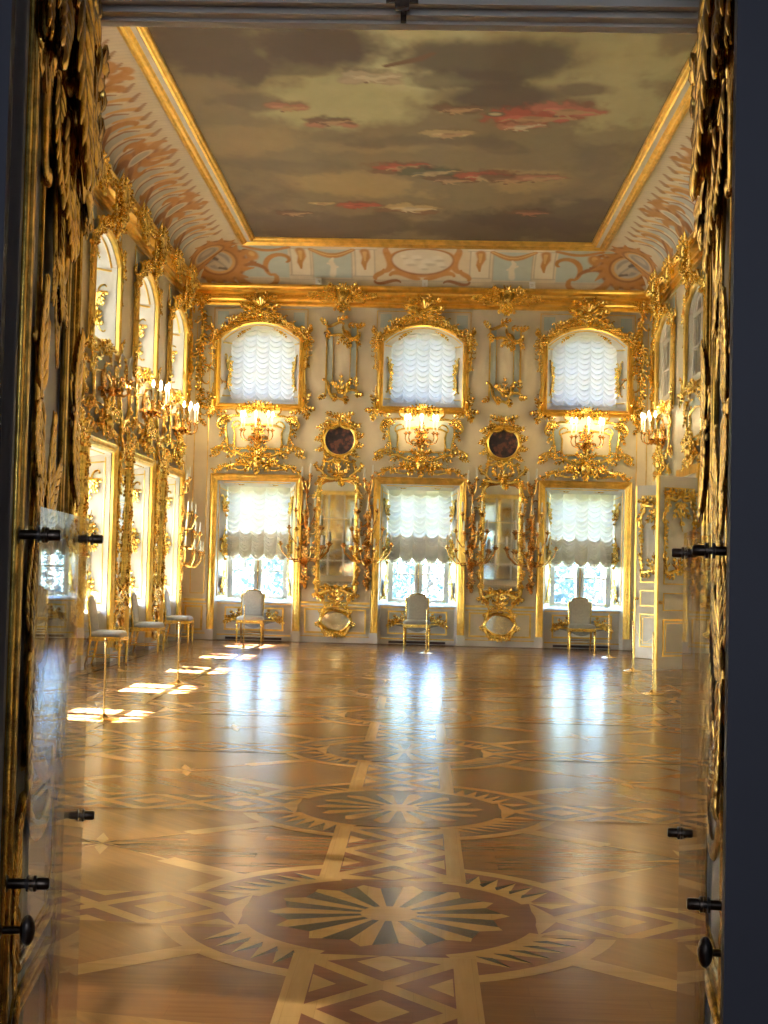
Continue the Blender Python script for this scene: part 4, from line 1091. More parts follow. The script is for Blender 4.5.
# pier mirrors --------------------------------------------------------------
t = thing('pier_mirror', 'x', 'mirror', group='tall pier mirrors in carved frames')
gl = [(-.375,1.16),(-.375,3.12),(-.36,3.26),(-.26,3.34),(-.12,3.36),(0,3.38),(.12,3.36),(.26,3.34),(.36,3.26),(.375,3.12),(.375,1.16),(.2,1.13),(0,1.15),(-.2,1.13)]
def tilt(v): return .015+.045*(v-1.13)/2.25
mb = MB(); mb.poly([P3(u, v, tilt(v)) for u, v in gl]); mb.build('mirror_glass', M['mirror'], t, False)
mb = MB(); mb.box(-.37, .37, -tilt(2.56)-.004, -tilt(2.56)+.01, 2.555, 2.565); mb.build('seam', M['goldline'], t, False)
mb = MB(); mb.tube([P3(u*1.06, 2.26+(v-2.26)*1.015, tilt(v)+.01) for u, v in gl], .048, 8, nrm=OUT, closed=True, flat=.9); mb.tube([P3(u*.99, 2.26+(v-2.26)*.995, tilt(v)+.02) for u, v in gl], .014, 5, nrm=OUT, closed=True); mb.build('frame', M['gold'], t)
for s in (-1, 1):
    mb = MB(); mb.push(tr(sx=s))
    garland(mb, [(.42, 3.2), (.45, 2.6), (.43, 2.0), (.45, 1.4), (.44, 1.1)], .15, 41, .05, 0, 1.0, stem=False); scroll(mb, (.40, 1.25), (.46, .98), -2, 3.8, .045, .04); leaf(mb, (.44, 1.02), -2.2, .26, .13, -.8, .05); scroll(mb, (.42, 3.35), (.36, 3.15), 3, -2, .035, .06)
    mb.pop(); mb.build('side_carving', M['gold'], t)
mb = MB(); mb.push(tr(0, 3.42, .07))
flower(mb, 0, .06, .1); leaf(mb, (0, .08), PI/2, .24, .14, .3); leaf(mb, (0, .02), -PI/2+.3, .22, .15, .5)
sym(mb, lambda: (scroll(mb, (.05, .02), (.36, -.06), 3.0, -2.8, .042), leaf(mb, (.06, .06), .5, .26, .13, .8), leaf(mb, (.22, .0), .2, .24, .12, -.8), leaf(mb, (.34, -.06), -.8, .2, .11, .7), scroll(mb, (.30, .02), (.46, .30), -2.2, 2.8, .03), leaf(mb, (.40, .12), 1.2, .22, .1, -.9)))
mb.pop(); mb.build('crest', M['gold'], t)
mb = MB(); mb.push(tr(0, 1.05, .04)); sym(mb, lambda: (scroll(mb, (.03, .0), (.40, .02), -2.8, 3.0, .04), leaf(mb, (.1, .04), .5, .2, .1, .7), leaf(mb, (.18, -.02), -.6, .2, .1, .8))); shell(mb, 0, -.02, .11, 7, PI+.2, 2*PI-.2); mb.pop(); mb.build('base_carving', M['gold'], t)
place_all(t, [((PB[0], YB, 0), 0, 'tall pier mirror in carved gilded frame on the left pier of the far wall'), ((PB[1], YB, 0), 0, 'tall pier mirror in carved gilded frame on the right pier of the far wall')] +
             [((XL, y, 0), R90, 'tall narrow pier mirror seen edge-on on the %s' % LP[i]) for i, y in enumerate(PL)])
# cartouche mirrors below ------------------------------------------------------
t = thing('cartouche_mirror', 'x', 'mirror', group='small cartouche mirrors near the floor')
wob = lambda o: [((.27+o)*math.cos(a)*(1+.07*math.cos(4*a)), (.20+o)*math.sin(a)*(1-.04*math.cos(4*a))+.012*math.cos(3*a)) for a in [2*PI*i/32 for i in range(32)]]
mb = MB(); mb.poly([P3(u, v, .02) for u, v in wob(0)]); mb.build('mirror_glass', M['mirror'], t, False)
mb = MB(); frame_loft(mb, wob, [(-.005,.02),(.0,.045),(.025,.065),(.05,.05),(.065,.02),(.065,0)]); mb.build('frame', M['gold'], t)
for sx in (1, -1):
    mb = MB(); mb.push(tr(sx=sx))
    for k in range(7):
        a = -1.35+2.7*k/6; sg = -1 if k % 2 else 1; leaf(mb, (.31*math.cos(a), .245*math.sin(a)), a+sg*.9, .15, .075, -sg*1.1, .02)
    scroll(mb, (.30, .10), (.22, .26), -2.4, 3.0, .034, .02); scroll(mb, (.33, -.12), (.16, -.27), 2.4, -3.0, .034, .02); scroll(mb, (.33, .10), (.33, -.12), .8, .8, .02, .02)
    mb.pop(); mb.build('side_carving', M['gold'], t)
mb = MB(); shell(mb, 0, -.26, .10, 7, PI+.2, 2*PI-.2, .02); sym(mb, lambda: leaf(mb, (.02, -.26), -.4, .18, .09, .7, .03)); mb.build('shell', M['gold'], t)
mb = MB(); mb.push(tr(0, .40, .04)); shell(mb, 0, .02, .12, 7, .1, PI-.1); leaf(mb, (0, .1), PI/2, .26, .14, 0)
sym(mb, lambda: (leaf(mb, (.04, .06), 1.0, .26, .12, .8), scroll(mb, (.03, -.04), (.15, .10), -2.8, 2.8, .03), leaf(mb, (.08, -.04), -.4, .18, .09, -.8))); flower(mb, 0, -.06, .07); sym(mb, lambda: (scroll(mb, (.20, -.10), (.30, .22), 2.0, -2.0, .024, -.02), leaf(mb, (.24, .0), 1.0, .2, .1, -.8, -.02), scroll(mb, (.02, -.06), (.22, -.08), 1.2, 1.2, .02))); mb.pop(); mb.build('plume', M['gold'], t)
place_all(t, [((PB[0], YB, .45), 0, 'small wavy mirror in gilded cartouche low on the left pier of the far wall'), ((PB[1], YB, .45), 0, 'small wavy mirror in gilded cartouche low on the right pier of the far wall')] +
             [((XL, y, .50), R90, 'small cartouche mirror low on the %s' % LP[i]) for i, y in enumerate(PL)])
# girandoles ----------------------------------------------------------------------
t = thing('girandole', 'x', 'candelabrum', group='many-branched gilt bronze girandoles')
mb = MB()
garland(mb, [(0, -1.20), (.02, -.8), (-.02, -.4), (.02, 0), (-.01, .4), (.01, .8), (0, 1.0)], .17, 51, .03, 0, 1.25, taper=(.7, .8))
for v in (-.95, -.55, -.1, .3): flower(mb, .01, v, .06, .07); leaf(mb, (0, v), -PI/2, .26, .13, .3, .04); leaf(mb, (0, v), PI/2, .24, .12, -.3, .05)
mb.build('backplate', M['bronze'], t)
ARMS = [(-.52,-.50,.20,-.30),(-.56,-.33,.36,-.36),(-.58,-.12,.44,-.40),(-.56,.16,.44,-.40),(-.54,.36,.34,-.36),(-.50,.50,.18,-.28),
        (-.18,-.33,.18,.04),(-.20,-.17,.34,.0),(-.20,.10,.38,.0),(-.18,.32,.22,.05),(.20,-.20,.18,.40),(.20,.0,.30,.36),(.22,.20,.18,.42),(.85,-.09,.12,1.05),(.85,.08,.14,1.12)]
for v0, u, w, vc in ARMS:
    mb = MB(); dr = .12 if v0 < .5 else -.02
    mb.tube([P3(0, v0, .05), P3(u*.25, v0-dr*.6, .05+w*.3), P3(u*.6, v0-dr*.7, .05+w*.75), P3(u*.92, v0+(vc-v0)*.35, .04+w), P3(u, vc, .05+w)], [.022,.020,.017,.015,.014], 6)
    c = P3(u, vc, .05+w); mb.lathe([(.010,-.03),(.040,0),(.062,.025),(.050,.032),(.022,.035),(.028,.07)], 7, c); a = mb.build('arm', M['bronze'], t)
    mb = MB(); mb.lathe([(.021,.05),(.020,.25),(.004,.275)], 6, c); mb.build('candle', M['candle'], a)
place_all(t, [((-2.45, YB, 2.30), 0, 'girandole between the left tall window and the left mirror of the far wall'), ((-1.16, YB, 2.30), 0, 'girandole between the left mirror and the middle window of the far wall'),
              ((.985, YB, 2.30), 0, 'girandole between the middle window and the right mirror of the far wall'), ((2.215, YB, 2.30), 0, 'girandole between the right mirror and the right window of the far wall'),
              ((XL, 27.36, 2.15), R90, 'girandole seen sideways in the far corner of the left wall')])
# narrow panels high on the piers ----------------------------------------------
t = thing('pier_ornament', 'x', 'panel', group='narrow gilded panels between the arched windows')
mb = MB(); mb.cur = 0
for s in (-1, 1): mb.box(*sorted((s*.188, s*.30)), -.006, 0, -.70, .70, 0)
mb.build('blue_strip', M['blue'], t, False)
mb = MB()
for s in (-1, 1):
    mb.box(*sorted((s*.30, s*.335)), -.03, 0, -.72, .72); mb.box(*sorted((s*.17, s*.188)), -.02, 0, -.60, .56)
mb.build('moulding', M['goldline'], t, False)
mb = MB(); mb.push(tr(0, .72, .02))
scroll(mb, (-.34, .02), (.02, .04), 2.8, -2.4, .035); scroll(mb, (.02, .0), (.36, -.16), 1.2, 3.2, .038); scroll(mb, (-.26, -.16), (.02, -.22), 2.6, -2.0, .032); scroll(mb, (.08, -.12), (.26, -.30), -2.2, 2.8, .032)
for a, b, an, L, bd in ((-.34,.0,2.0,.2,.8),(-.1,.1,.6,.26,-.8),(.12,.02,-.3,.26,.7),(.30,-.05,.7,.22,-.9),(.0,-.22,-1.2,.36,.5),(.02,-.2,-1.9,.26,-.6),(.30,-.2,-1.4,.28,.5),(-.32,-.1,-1.5,.22,.5),(.14,-.28,-1.5,.2,.4)): leaf(mb, (a, b), an, L, .12, bd)
mb.pop(); mb.build('top_carving', M['gold'], t)
mb = MB(); mb.push(tr(0, -.70, .02))
scroll(mb, (-.36, .28), (-.10, -.10), -2.2, 2.8, .036); scroll(mb, (-.20, .20), (.04, .0), -2.6, 2.6, .03); scroll(mb, (.22, .30), (.05, .02), 2.4, -3.0, .036); scroll(mb, (.10, -.08), (.36, -.06), -2.6, -2.6, .032); scroll(mb, (-.08, -.12), (.16, -.14), -2, 2, .03)
for a, b, an, L, bd in ((0,.1,1.5,.34,.2),(-.05,.1,2.1,.24,.7),(.06,.1,.9,.24,-.7),(-.3,-.05,3.4,.2,.6),(.3,-.02,-.2,.18,.6),(-.12,.0,-1.8,.2,.5),(.08,-.05,-1.2,.2,-.5),(.3,.15,1.4,.22,.4)): leaf(mb, (a, b), an, L, .12, bd)
flower(mb, 0, .05, .08); mb.pop(); mb.build('bottom_carving', M['gold'], t)
for c_ in t.children: c_.location.y -= .014
place_all(t, [((PB[0], YB, 5.88), 0, 'narrow gilded panel with pale blue strips high on the left pier'), ((PB[1], YB, 5.88), 0, 'narrow gilded panel with pale blue strips high on the right pier')])
# cornice cartouches ---------------------------------------------------------------
t = thing('cornice_cartouche', 'x', 'carving', group='gilded cartouches on the cornice')
mb = MB(); mb.ball(P3(0, .06, .02), .15, (.9,.5,1.25), 10, 7); shell(mb, 0, .16, .15, 7, .2, PI-.2, .02); leaf(mb, (0, -.08), -PI/2, .26, .18, 0, .0)
sym(mb, lambda: (scroll(mb, (.08, .20), (.12, -.14), -2.8, 3.0, .042, .02), scroll(mb, (.10, -.06), (.26, .02), -2.4, 3.2, .034), leaf(mb, (.12, .14), .5, .26, .13, .8), leaf(mb, (.10, .02), -.6, .24, .12, .8), leaf(mb, (.05, -.14), -1.0, .2, .11, .7)))
mb.build('shield', M['gold'], t)
for s in (-1, 1):
    mb = MB(); mb.push(tr(sx=s)); garland(mb, [(.16, .05), (.32, .10), (.48, .02), (.70, .05)], .20, 61, .0, 0, 1.8, taper=(1.1, .6)); mb.pop(); mb.build('leaf_arm', M['gold'], t)
ZK = 7.14
place_all(t, [((PB[0], YB-.24, ZK), 0, 'gilded cartouche on the cornice above the left pier of the far wall'), ((PB[1], YB-.24, ZK), 0, 'gilded cartouche on the cornice above the right pier of the far wall')] +
             [((XL+.24, y, ZK), R90, 'gilded cartouche on the cornice above the %s' % LP[i]) for i, y in enumerate(PL)] +
             [((XL+.24, y, ZK+.05), R90, 'gilded cornice ornament above the %s' % LW[i]) for i, y in enumerate(WL[:3])] +
             [((XR-.24, 25.01, ZK), -R90, 'gilded cartouche on the cornice between the sham windows of the right wall'), ((XR-.24, 26.52, ZK+.05), -R90, 'gilded cornice ornament above the farthest sham window of the right wall'), ((XR-.24, 23.5, ZK+.05), -R90, 'gilded cornice ornament above the nearer sham window of the right wall')])
# corner carvings -------------------------------------------------------------------
t = thing('corner_carving', 'x', 'carving', group='leafy carvings down the far corners')
mb = MB(); garland(mb, [(.08, 7.0), (.12, 6.5), (.06, 6.0), (.12, 5.5), (.08, 5.0), (.12, 4.55)], .22, 71, .02, 0, 1.15, taper=(1.1, .8)); mb.build('leaf_drop', M['gold'], t)
mb = MB()
for v, d in ((5.75, .42), (5.05, .34)):
    p = curl_path((.12, v), (.12+d, v-.42), -.3, -1.2, 12); mb.tube([P3(a, b, .02) for a, b in p], .014, 5, nrm=OUT)
    for i in range(2, 12, 2): leaf(mb, p[i], -1.2+(.9 if i % 4 else -.9), .12, .06, .5, .01, n=9)
mb.build('tendril', M['gold'], t)
mb = MB(); mb.push(tr(.14, 7.02, .26, 0, .6)); sym(mb, lambda: (scroll(mb, (.05, .05), (.26, .1), 2.6, -3, .04), leaf(mb, (.05, .1), .7, .28, .14, -.7), leaf(mb, (.06, 0), -.4, .26, .13, .8))); shell(mb, 0, .08, .16, 7); leaf(mb, (0, 0), -PI/2, .3, .16, 0); mb.pop(); mb.build('cap', M['gold'], t)
place_all(t, [((XL+.17, YB, 0), 0, 'leafy gilded carving down the left corner of the far wall')])
t2 = dup(t, (XR, YB-.17, 0), -R90, 'leafy gilded carving at the far end of the right wall')
t3 = thing('corner_carving', 'leafy gilded carving down the right corner of the far wall', 'carving', (XR-.17, YB, 0), 0, 'leafy carvings down the far corners')
for ch in t.children:
    mb = MB(); me = ch.data; mb.add([(-v.co.x, v.co.y, v.co.z) for v in me.vertices], [tuple(reversed(p.vertices)) for p in me.polygons]); mb.build(ch.name.split('.')[0], M['gold'], t3)
dup(t3, (XL, YB-.17, 0), R90, 'leafy gilded carving at the far end of the left wall')
# dado, skirting and thin panel lines (structure) -------------------------------------
def dado(name, u0, u1, cols, loc, rz, extra=True):
    segs = []; u = u0
    for c in cols: segs.append((u, c-HW-.17)); u = c+HW+.17
    segs.append((u, u1))
    mb = MB()
    for a, b in segs:
        if b-a < .08: continue
        mb.box(a, b, -.02, 0, 0, .12, 0); mb.box(a, b, -.03, 0, .12, .14, 1); mb.box(a, b, -.05, 0, .80, .845, 1); mb.box(a, b, -.035, 0, .73, .76, 1); mb.box(a, b, -.03, 0, .76, .80, 0)
        if b-a > .3:
            mb.cur = 1; line_rect(mb, a+.07, b-.07, .19, .70, .036)
    o = struct(mb.build(name, [M['white'], M['goldline']], smooth=False)); o.location = loc; o.rotation_euler.z = rz
dado('trim_9', XL, XR, WB, (0, YB, 0), 0); dado('trim_10', YF, YB, list(reversed(WL)), (XL, 0, 0), R90); dado('trim_11', -YB, -YF, [-23.9], (XR, 0, 0), -R90)
mb = MB()
for s in (-1, 1):
    for a, b in ((3.85+.62, 3.85+.84),):
        pass
line_rect(mb, XL+.16, WB[0]-HW-.22, .95, 6.75, .016); line_rect(mb, WB[2]+HW+.22, XR-.12, .95, 6.75, .016)
struct(mb.build('trim_12', M['goldline'], smooth=False, loc=(0, YB, 0)))
# small white sensors on the cornice, floor vents
t = thing('motion_sensor', 'small white sensor on the cornice above the middle arched window', 'sensor', (WB[1], YB-.27, 7.405), 0, 'white sensors on the cornice')
mb = MB(); mb.box(-.06, .06, -.05, .03, 0, .13); mb.build('case', M['sensor'], t, False); mb = MB(); mb.ball((0, -.05, .05), .035); mb.build('lens', M['bulb_off'], t)
dup(t, (-2.3, YB-.27, 7.405), 0, 'small white sensor on the cornice above the left pier'); dup(t, (2.12, YB-.27, 7.405), 0, 'small white sensor on the cornice above the right pier')
t = thing('floor_vent', 'x', 'vent', group='dark slotted vents under the windows')
mb = MB(); mb.box(-.59, .59, -.01, 0, .015, .065); mb.build('slot', M['iron'], t, False)
mb = MB()
for k in range(24): mb.box(-.58+.05*k, -.572+.05*k, -.014, -.01, .018, .062)
mb.build('grille_bars', M['dark'], t, False)
place_all(t, [((x, YB+.12, 0), 0, 'dark slotted vent at floor level under the %s tall window' % SPOT[x]) for x in WB])
# ------------------------------------------------------------------ chairs, stanchions
def make_chair():
    t = thing('side_chair', 'x', 'chair', group='gilded side chairs under the windows')
    # front is -y; seat 0.47 m, back 1.06 m
    mb = MB()
    N = 20; rings = []
    for z, k in ((.445, .96), (.455, 1.0), (.49, 1.0), (.52, .93), (.535, .7), (.54, .2)):
        rg = []
        for i in range(N):
            a = 2*PI*i/N; c, s_ = math.cos(a), math.sin(a)
            x = .275*k*math.copysign(abs(c)**.35, c)*(1 - .08*(1 if s_ > 0 else 0)); y = .245*k*math.copysign(abs(s_)**.35, s_)
            rg.append((x, y-.01, z))
        rings.append(rg)
    mb.loft(rings, closed=True); mb.poly(rings[-1]); mb.build('seat', M['uphol'], t)
    mb = MB()
    mb.box(-.275, .275, -.262, -.225, .385, .45); mb.box(-.255, .255, .195, .232, .385, .45)
    for s in (-1, 1): mb.box(s*.278, s*.245, -.24, .22, .385, .45)
    for k in range(9): mb.ball((-.2+.05*k, -.264, .417), .014, (1.2,.6,1), 6, 4)
    mb.build('seat_frame', M['gold'], t, False)
    for sx in (-1, 1):
        mb = MB(); mb.lathe([(.014,0),(.018,.02),(.016,.04),(.024,.30),(.020,.32),(.030,.34),(.030,.36),(.022,.37),(.030,.385),(.030,.40)], 10, (sx*.25, -.235, 0)); mb.build('leg', M['gold'], t)
        mb = MB(); mb.tube([(sx*.225, .30, 0), (sx*.228, .245, .2), (sx*.23, .215, .42), (sx*.23, .215, .45)], [.016,.020,.024,.024], 8); mb.build('leg', M['gold'], t)
    mb = MB()
    for s in (-1, 1): mb.tube([(s*.247, -.235, .14), (s*.228, .262, .14)], .010, 6)
    mb.tube([(-.235, .02, .14), (.235, .02, .14)], .010, 6); mb.tube([(-.226, .262, .18), (.226, .262, .18)], .010, 6); mb.build('stretcher', M['gold'], t)
    def yb(z): return .225+.12*(z-.5)
    ol = [(-.215,.50),(-.225,.75),(-.230,.93),(-.225,.965),(-.185,.965),(-.165,.985),(-.155,1.02),(-.10,1.045),(0,1.055),(.10,1.045),(.155,1.02),(.165,.985),(.185,.965),(.225,.965),(.230,.93),(.225,.75),(.215,.50)]
    mb = MB(); mb.tube([(x, yb(z), z) for x, z in ol], .019, 6, closed=True); mb.build('back_frame', M['gold'], t)
    mb = MB(); c = [(x*.95, z*.96+.03) for x, z in ol]
    fr = [(x, yb(z)-.018, z) for x, z in c]; md = [(x*.8, yb(z)-.04, .78+(z-.78)*.86) for x, z in c]; bk = [(x, yb(z)+.014, z) for x, z in c]
    mb.loft([bk, fr, md], closed=True); mb.poly(list(reversed(md))); mb.poly(bk); mb.build('back_pad', M['uphol'], t, ang=60)
    for s in (-1, 1):
        mb = MB(); mb.tube([(s*.228, .215, .44), (s*.215, yb(.5), .52)], .018, 7); mb.build('back_post', M['gold'], t)
    return t
ch = make_chair()
place_all(ch, [((-3.49, YB-.46, 0), 0, 'gilded chair with grey back under the left tall window of the far wall'),
               ((-.10, YB-.46, 0), 0, 'gilded chair with grey back under the middle tall window of the far wall'),
               ((3.23, YB-.46, 0), 0, 'gilded chair with grey back under the right tall window of the far wall'),
               ((XL+.20, 20.62, 0), R90, 'gilded chair against the left wall nearest the doorway'),
               ((XL+.20, 23.62, 0), R90, 'gilded chair against the left wall, second from the doorway'),
               ((XL+.20, 26.62, 0), R90, 'gilded chair against the left wall next the far corner')])
t = thing('rope_stanchion', 'x', 'stanchion', group='slim brass rope stanchions')
mb = MB(); mb.lathe([(.15,0),(.15,.010),(.12,.018),(.05,.03),(.028,.05),(.018,.06)], 20); mb.build('base', M['brass'], t)
mb = MB(); mb.lathe([(.011,.05),(.011,.78),(.009,.79)], 10); mb.build('pole', M['brass'], t)
mb = MB(); mb.lathe([(.012,.76),(.017,.765),(.017,.775),(.011,.79),(.014,.80),(.016,.81),(.012,.825),(.003,.83)], 12); mb.build('finial', M['brass'], t)
place_all(t, [((-3.22, 13.75, 0), 0, 'slim brass stanchion nearest the doorway on the left'), ((-3.2, 17.8, 0), 0, 'slim brass stanchion second from the doorway on the left'), ((-3.33, 25.3, 0), 0, 'slim brass stanchion before the chair of the left far window'),
              ((.09, 25.3, 0), 0, 'slim brass stanchion before the chair of the middle window'), ((3.50, 25.4, 0), 0, 'slim brass stanchion before the right window of the far wall'), ((3.45, 22.2, 0), 0, 'slim brass stanchion before the white doors, farther from the doorway'), ((3.1, 18.2, 0), 0, 'slim brass stanchion nearest the doorway on the right')])
cord = MB(); A_, B_ = Vector((3.1, 18.2, .765)), Vector((3.45, 22.2, .765))
cord.tube([A_.lerp(B_, i/20)-Vector((0,0,.16*math.sin(PI*i/20))) for i in range(21)], .006, 6)
o = cord.build('barrier_cord', M['goldline']); tag(o, 'thin golden cord sagging between the two right stanchions', 'cord')
# ------------------------------------------------------------------ open doors in the right wall
def make_side_door(name, loc, rz, w=.91):
    D = sempty(name, loc, rz)    # hinge at origin, leaf along +x, face towards -y
    mb = MB(); mb.box(0, w, -.022, .022, .01, 3.24); mb.build('leaf', M['white'], D, False)
    mb = MB(); mb.box(w-.028, w+.004, -.03, .03, .01, 3.24); mb.box(0, .012, -.026, .026, .01, 3.24); mb.build('edge_moulding', M['goldline'], D, False)
    mb = MB(); mb.push(Matrix.Translation((0, -.022, 0)))
    line_rect(mb, .13, w-.13, 1.42, 3.05, .02); line_rect(mb, .13, w-.13, .98, 1.28, .018); line_rect(mb, .13, w-.13, .22, .84, .022); line_rect(mb, .19, w-.19, .28, .78, .012); mb.pop(); mb.build('panel_moulding', M['goldline'], D, False)
    mb = MB(); mb.push(Matrix.Translation((w/2, -.022, 0))); hw = w/2-.15
    mb.push(tr(0, 2.86)); shell(mb, 0, .04, .14, 7, .1, PI-.1)
    sym(mb, lambda: (scroll(mb, (.05, .02), (hw, -.02), 2.6, -2.2, .035), scroll(mb, (hw-.02, .04), (hw, -.42), 2.8, -3.0, .03), leaf(mb, (.06, .06), .6, .28, .13, -.8), leaf(mb, (.16, .06), -.1, .26, .12, .8), leaf(mb, (hw-.06, -.05), -1.2, .32, .12, .5), leaf(mb, (.05, -.06), -1.3, .34, .13, .5), leaf(mb, (hw, -.35), -1.6, .3, .1, .4)))
    leaf(mb, (0, -.05), -PI/2, .5, .16, 0); flower(mb, 0, -.12, .08, .03); mb.pop(); mb.pop(); mb.build('top_carving', M['gold'], D)
    mb = MB(); mb.push(Matrix.Translation((w/2, -.022, 0)))
    mb.push(tr(0, 1.60)); sym(mb, lambda: (scroll(mb, (.03, .0), (hw, .05), -2.6, 2.6, .034), scroll(mb, (hw, .02), (hw, .36), -2.6, 2.6, .028), leaf(mb, (.04, .04), .9, .3, .12, .7), leaf(mb, (hw-.04, .1), 1.4, .34, .11, -.4), leaf(mb, (.1, -.04), -.2, .24, .1, .7))); leaf(mb, (0, .05), PI/2, .34, .14, 0); mb.pop(); mb.pop(); mb.build('middle_carving', M['gold'], D)
    for s in (-1, 1):
        mb = MB(); mb.push(Matrix.Translation((w/2, -.022, 0))); mb.push(tr(s*hw, 2.2)); leaf(mb, (0, 0), PI/2, .22, .08, s*.4); leaf(mb, (0, 0), -PI/2, .22, .08, -s*.4); flower(mb, 0, 0, .05); mb.pop(); mb.pop(); mb.build('side_carving', M['gold'], D)
    mb = MB(); mb.lathe([(.03,0),(.03,.01),(.012,.015),(.012,.045),(.03,.055),(.03,.075),(.015,.085)], 10, (w-.07, -.022, 1.12), axis='y'); mb.build('door_knob', M['brass'], D)
    return D
def hinge(p0, p1):
    return math.atan2(p1[1]-p0[1], p1[0]-p0[0])
a = hinge((XR, 24.95), (3.98, 25.6)); make_side_door('door_1', (XR-.02, 24.95, 0), a+0.0)
# near leaf: mirror so its carved face turns to the viewer as well
a = hinge((XR, 23.1), (3.93, 22.65)); make_side_door('door_2', (XR-.02, 23.1, 0), a)
for nm in ('door_1', 'door_2'):
    D = bpy.data.objects[nm]
    # leaf runs towards -x: turn the carved face to -y (towards the entrance)
    for c in D.children:
        if c.name.split('.')[0] in ('panel_moulding', 'top_carving', 'middle_carving', 'side_carving', 'door_knob'):
            me = c.data
            for v in me.vertices: v.co.y = -v.co.y
            me.flip_normals()
mb = MB()
for y0, y1 in ((23.05, 23.2), (24.9, 25.05)): mb.box(-y1, -y0, -.06, 0, 0, 3.35)
mb.box(-25.05, -23.05, -.06, 0, 3.35, 3.50); o = struct(mb.build('trim_13', M['goldline'], smooth=False, loc=(XR, 0, 0))); o.rotation_euler.z = -R90
mb = MB(); mb.box(-24.9, -23.2, -.012, 0, 0, 3.35); o = struct(mb.build('doorway_recess', M['white'], smooth=False, loc=(XR, 0, 0))); o.rotation_euler.z = -R90
# ------------------------------------------------------------------ outside: park trees and lawn
mb = MB(); mb.add([(-80,-10,-4.6),(80,-10,-4.6),(80,160,-4.6),(-80,160,-4.6)], [(0,1,2,3)]); struct(mb.build('ground', M['lawn'], smooth=False))
def tree_meshes(seed, h, r):
    R = random.Random(seed); mb = MB()
    for k in range(5200):
        while True:
            x, y, z = R.uniform(-1, 1), R.uniform(-1, 1), R.uniform(-1, 1)
            q = x*x+y*y+z*z
            if .12 < q < 1 and noise.noise(Vector((x*2+seed, y*2, z*2))) > -.12: break
        c = Vector((x*r, y*r, h*.60+z*h*.40)); s = R.uniform(.09, .20)
        a = Vector((R.gauss(0,1), R.gauss(0,1), R.gauss(0,1))).normalized(); b = a.orthogonal().normalized()
        mb.add([c-a*s, c-b*s*.55, c+a*s, c+b*s*.55], [(0,1,2,3)])
    m2 = MB(); m2.tube([(0,0,0),(.1,0,h*.3),(-.05,.1,h*.6),(.05,0,h*.85)], [.3,.22,.14,.04], 8)
    for k in range(6):
        a = R.uniform(0, 6.28); z = h*R.uniform(.3, .6); m2.tube([(0,0,z), (math.cos(a)*r*.4, math.sin(a)*r*.4, z+h*.1), (math.cos(a)*r*.7, math.sin(a)*r*.7, z+h*.22)], [.1,.06,.02], 6)
    return mb, m2
protos = []
for i, (h, r) in enumerate(((9.5, 3.3), (13, 4.0))):
    t = thing('park_tree', 'x', 'tree', (0,0,-4.6), 0, 'park trees outside the windows'); a, b = tree_meshes(i+2, h, r)
    a.build('crown', M['leafgreen'], t, False); b.build('trunk', M['bark'], t); protos.append(t)
for i, (x, y, k, lb) in enumerate(((-6.9, 52, 0, 'leafy park tree nearest outside the left tall window'), (-3.4, 64, 1, 'park tree farther off, seen between the left and middle windows'), (.2, 52, 0, 'leafy park tree nearest outside the middle tall window'),
        (5.0, 64, 1, 'park tree farther off, seen between the middle and right windows'), (7.0, 52, 0, 'leafy park tree nearest outside the right tall window'), (-11.8, 64, 1, 'park tree farther off outside the left tall window'))):
    p = protos[k]
    if p['label'] == 'x': p.location = (x, y, -4.6); p['label'] = lb
    else: dup(p, (x, y, -4.6), 0, lb)
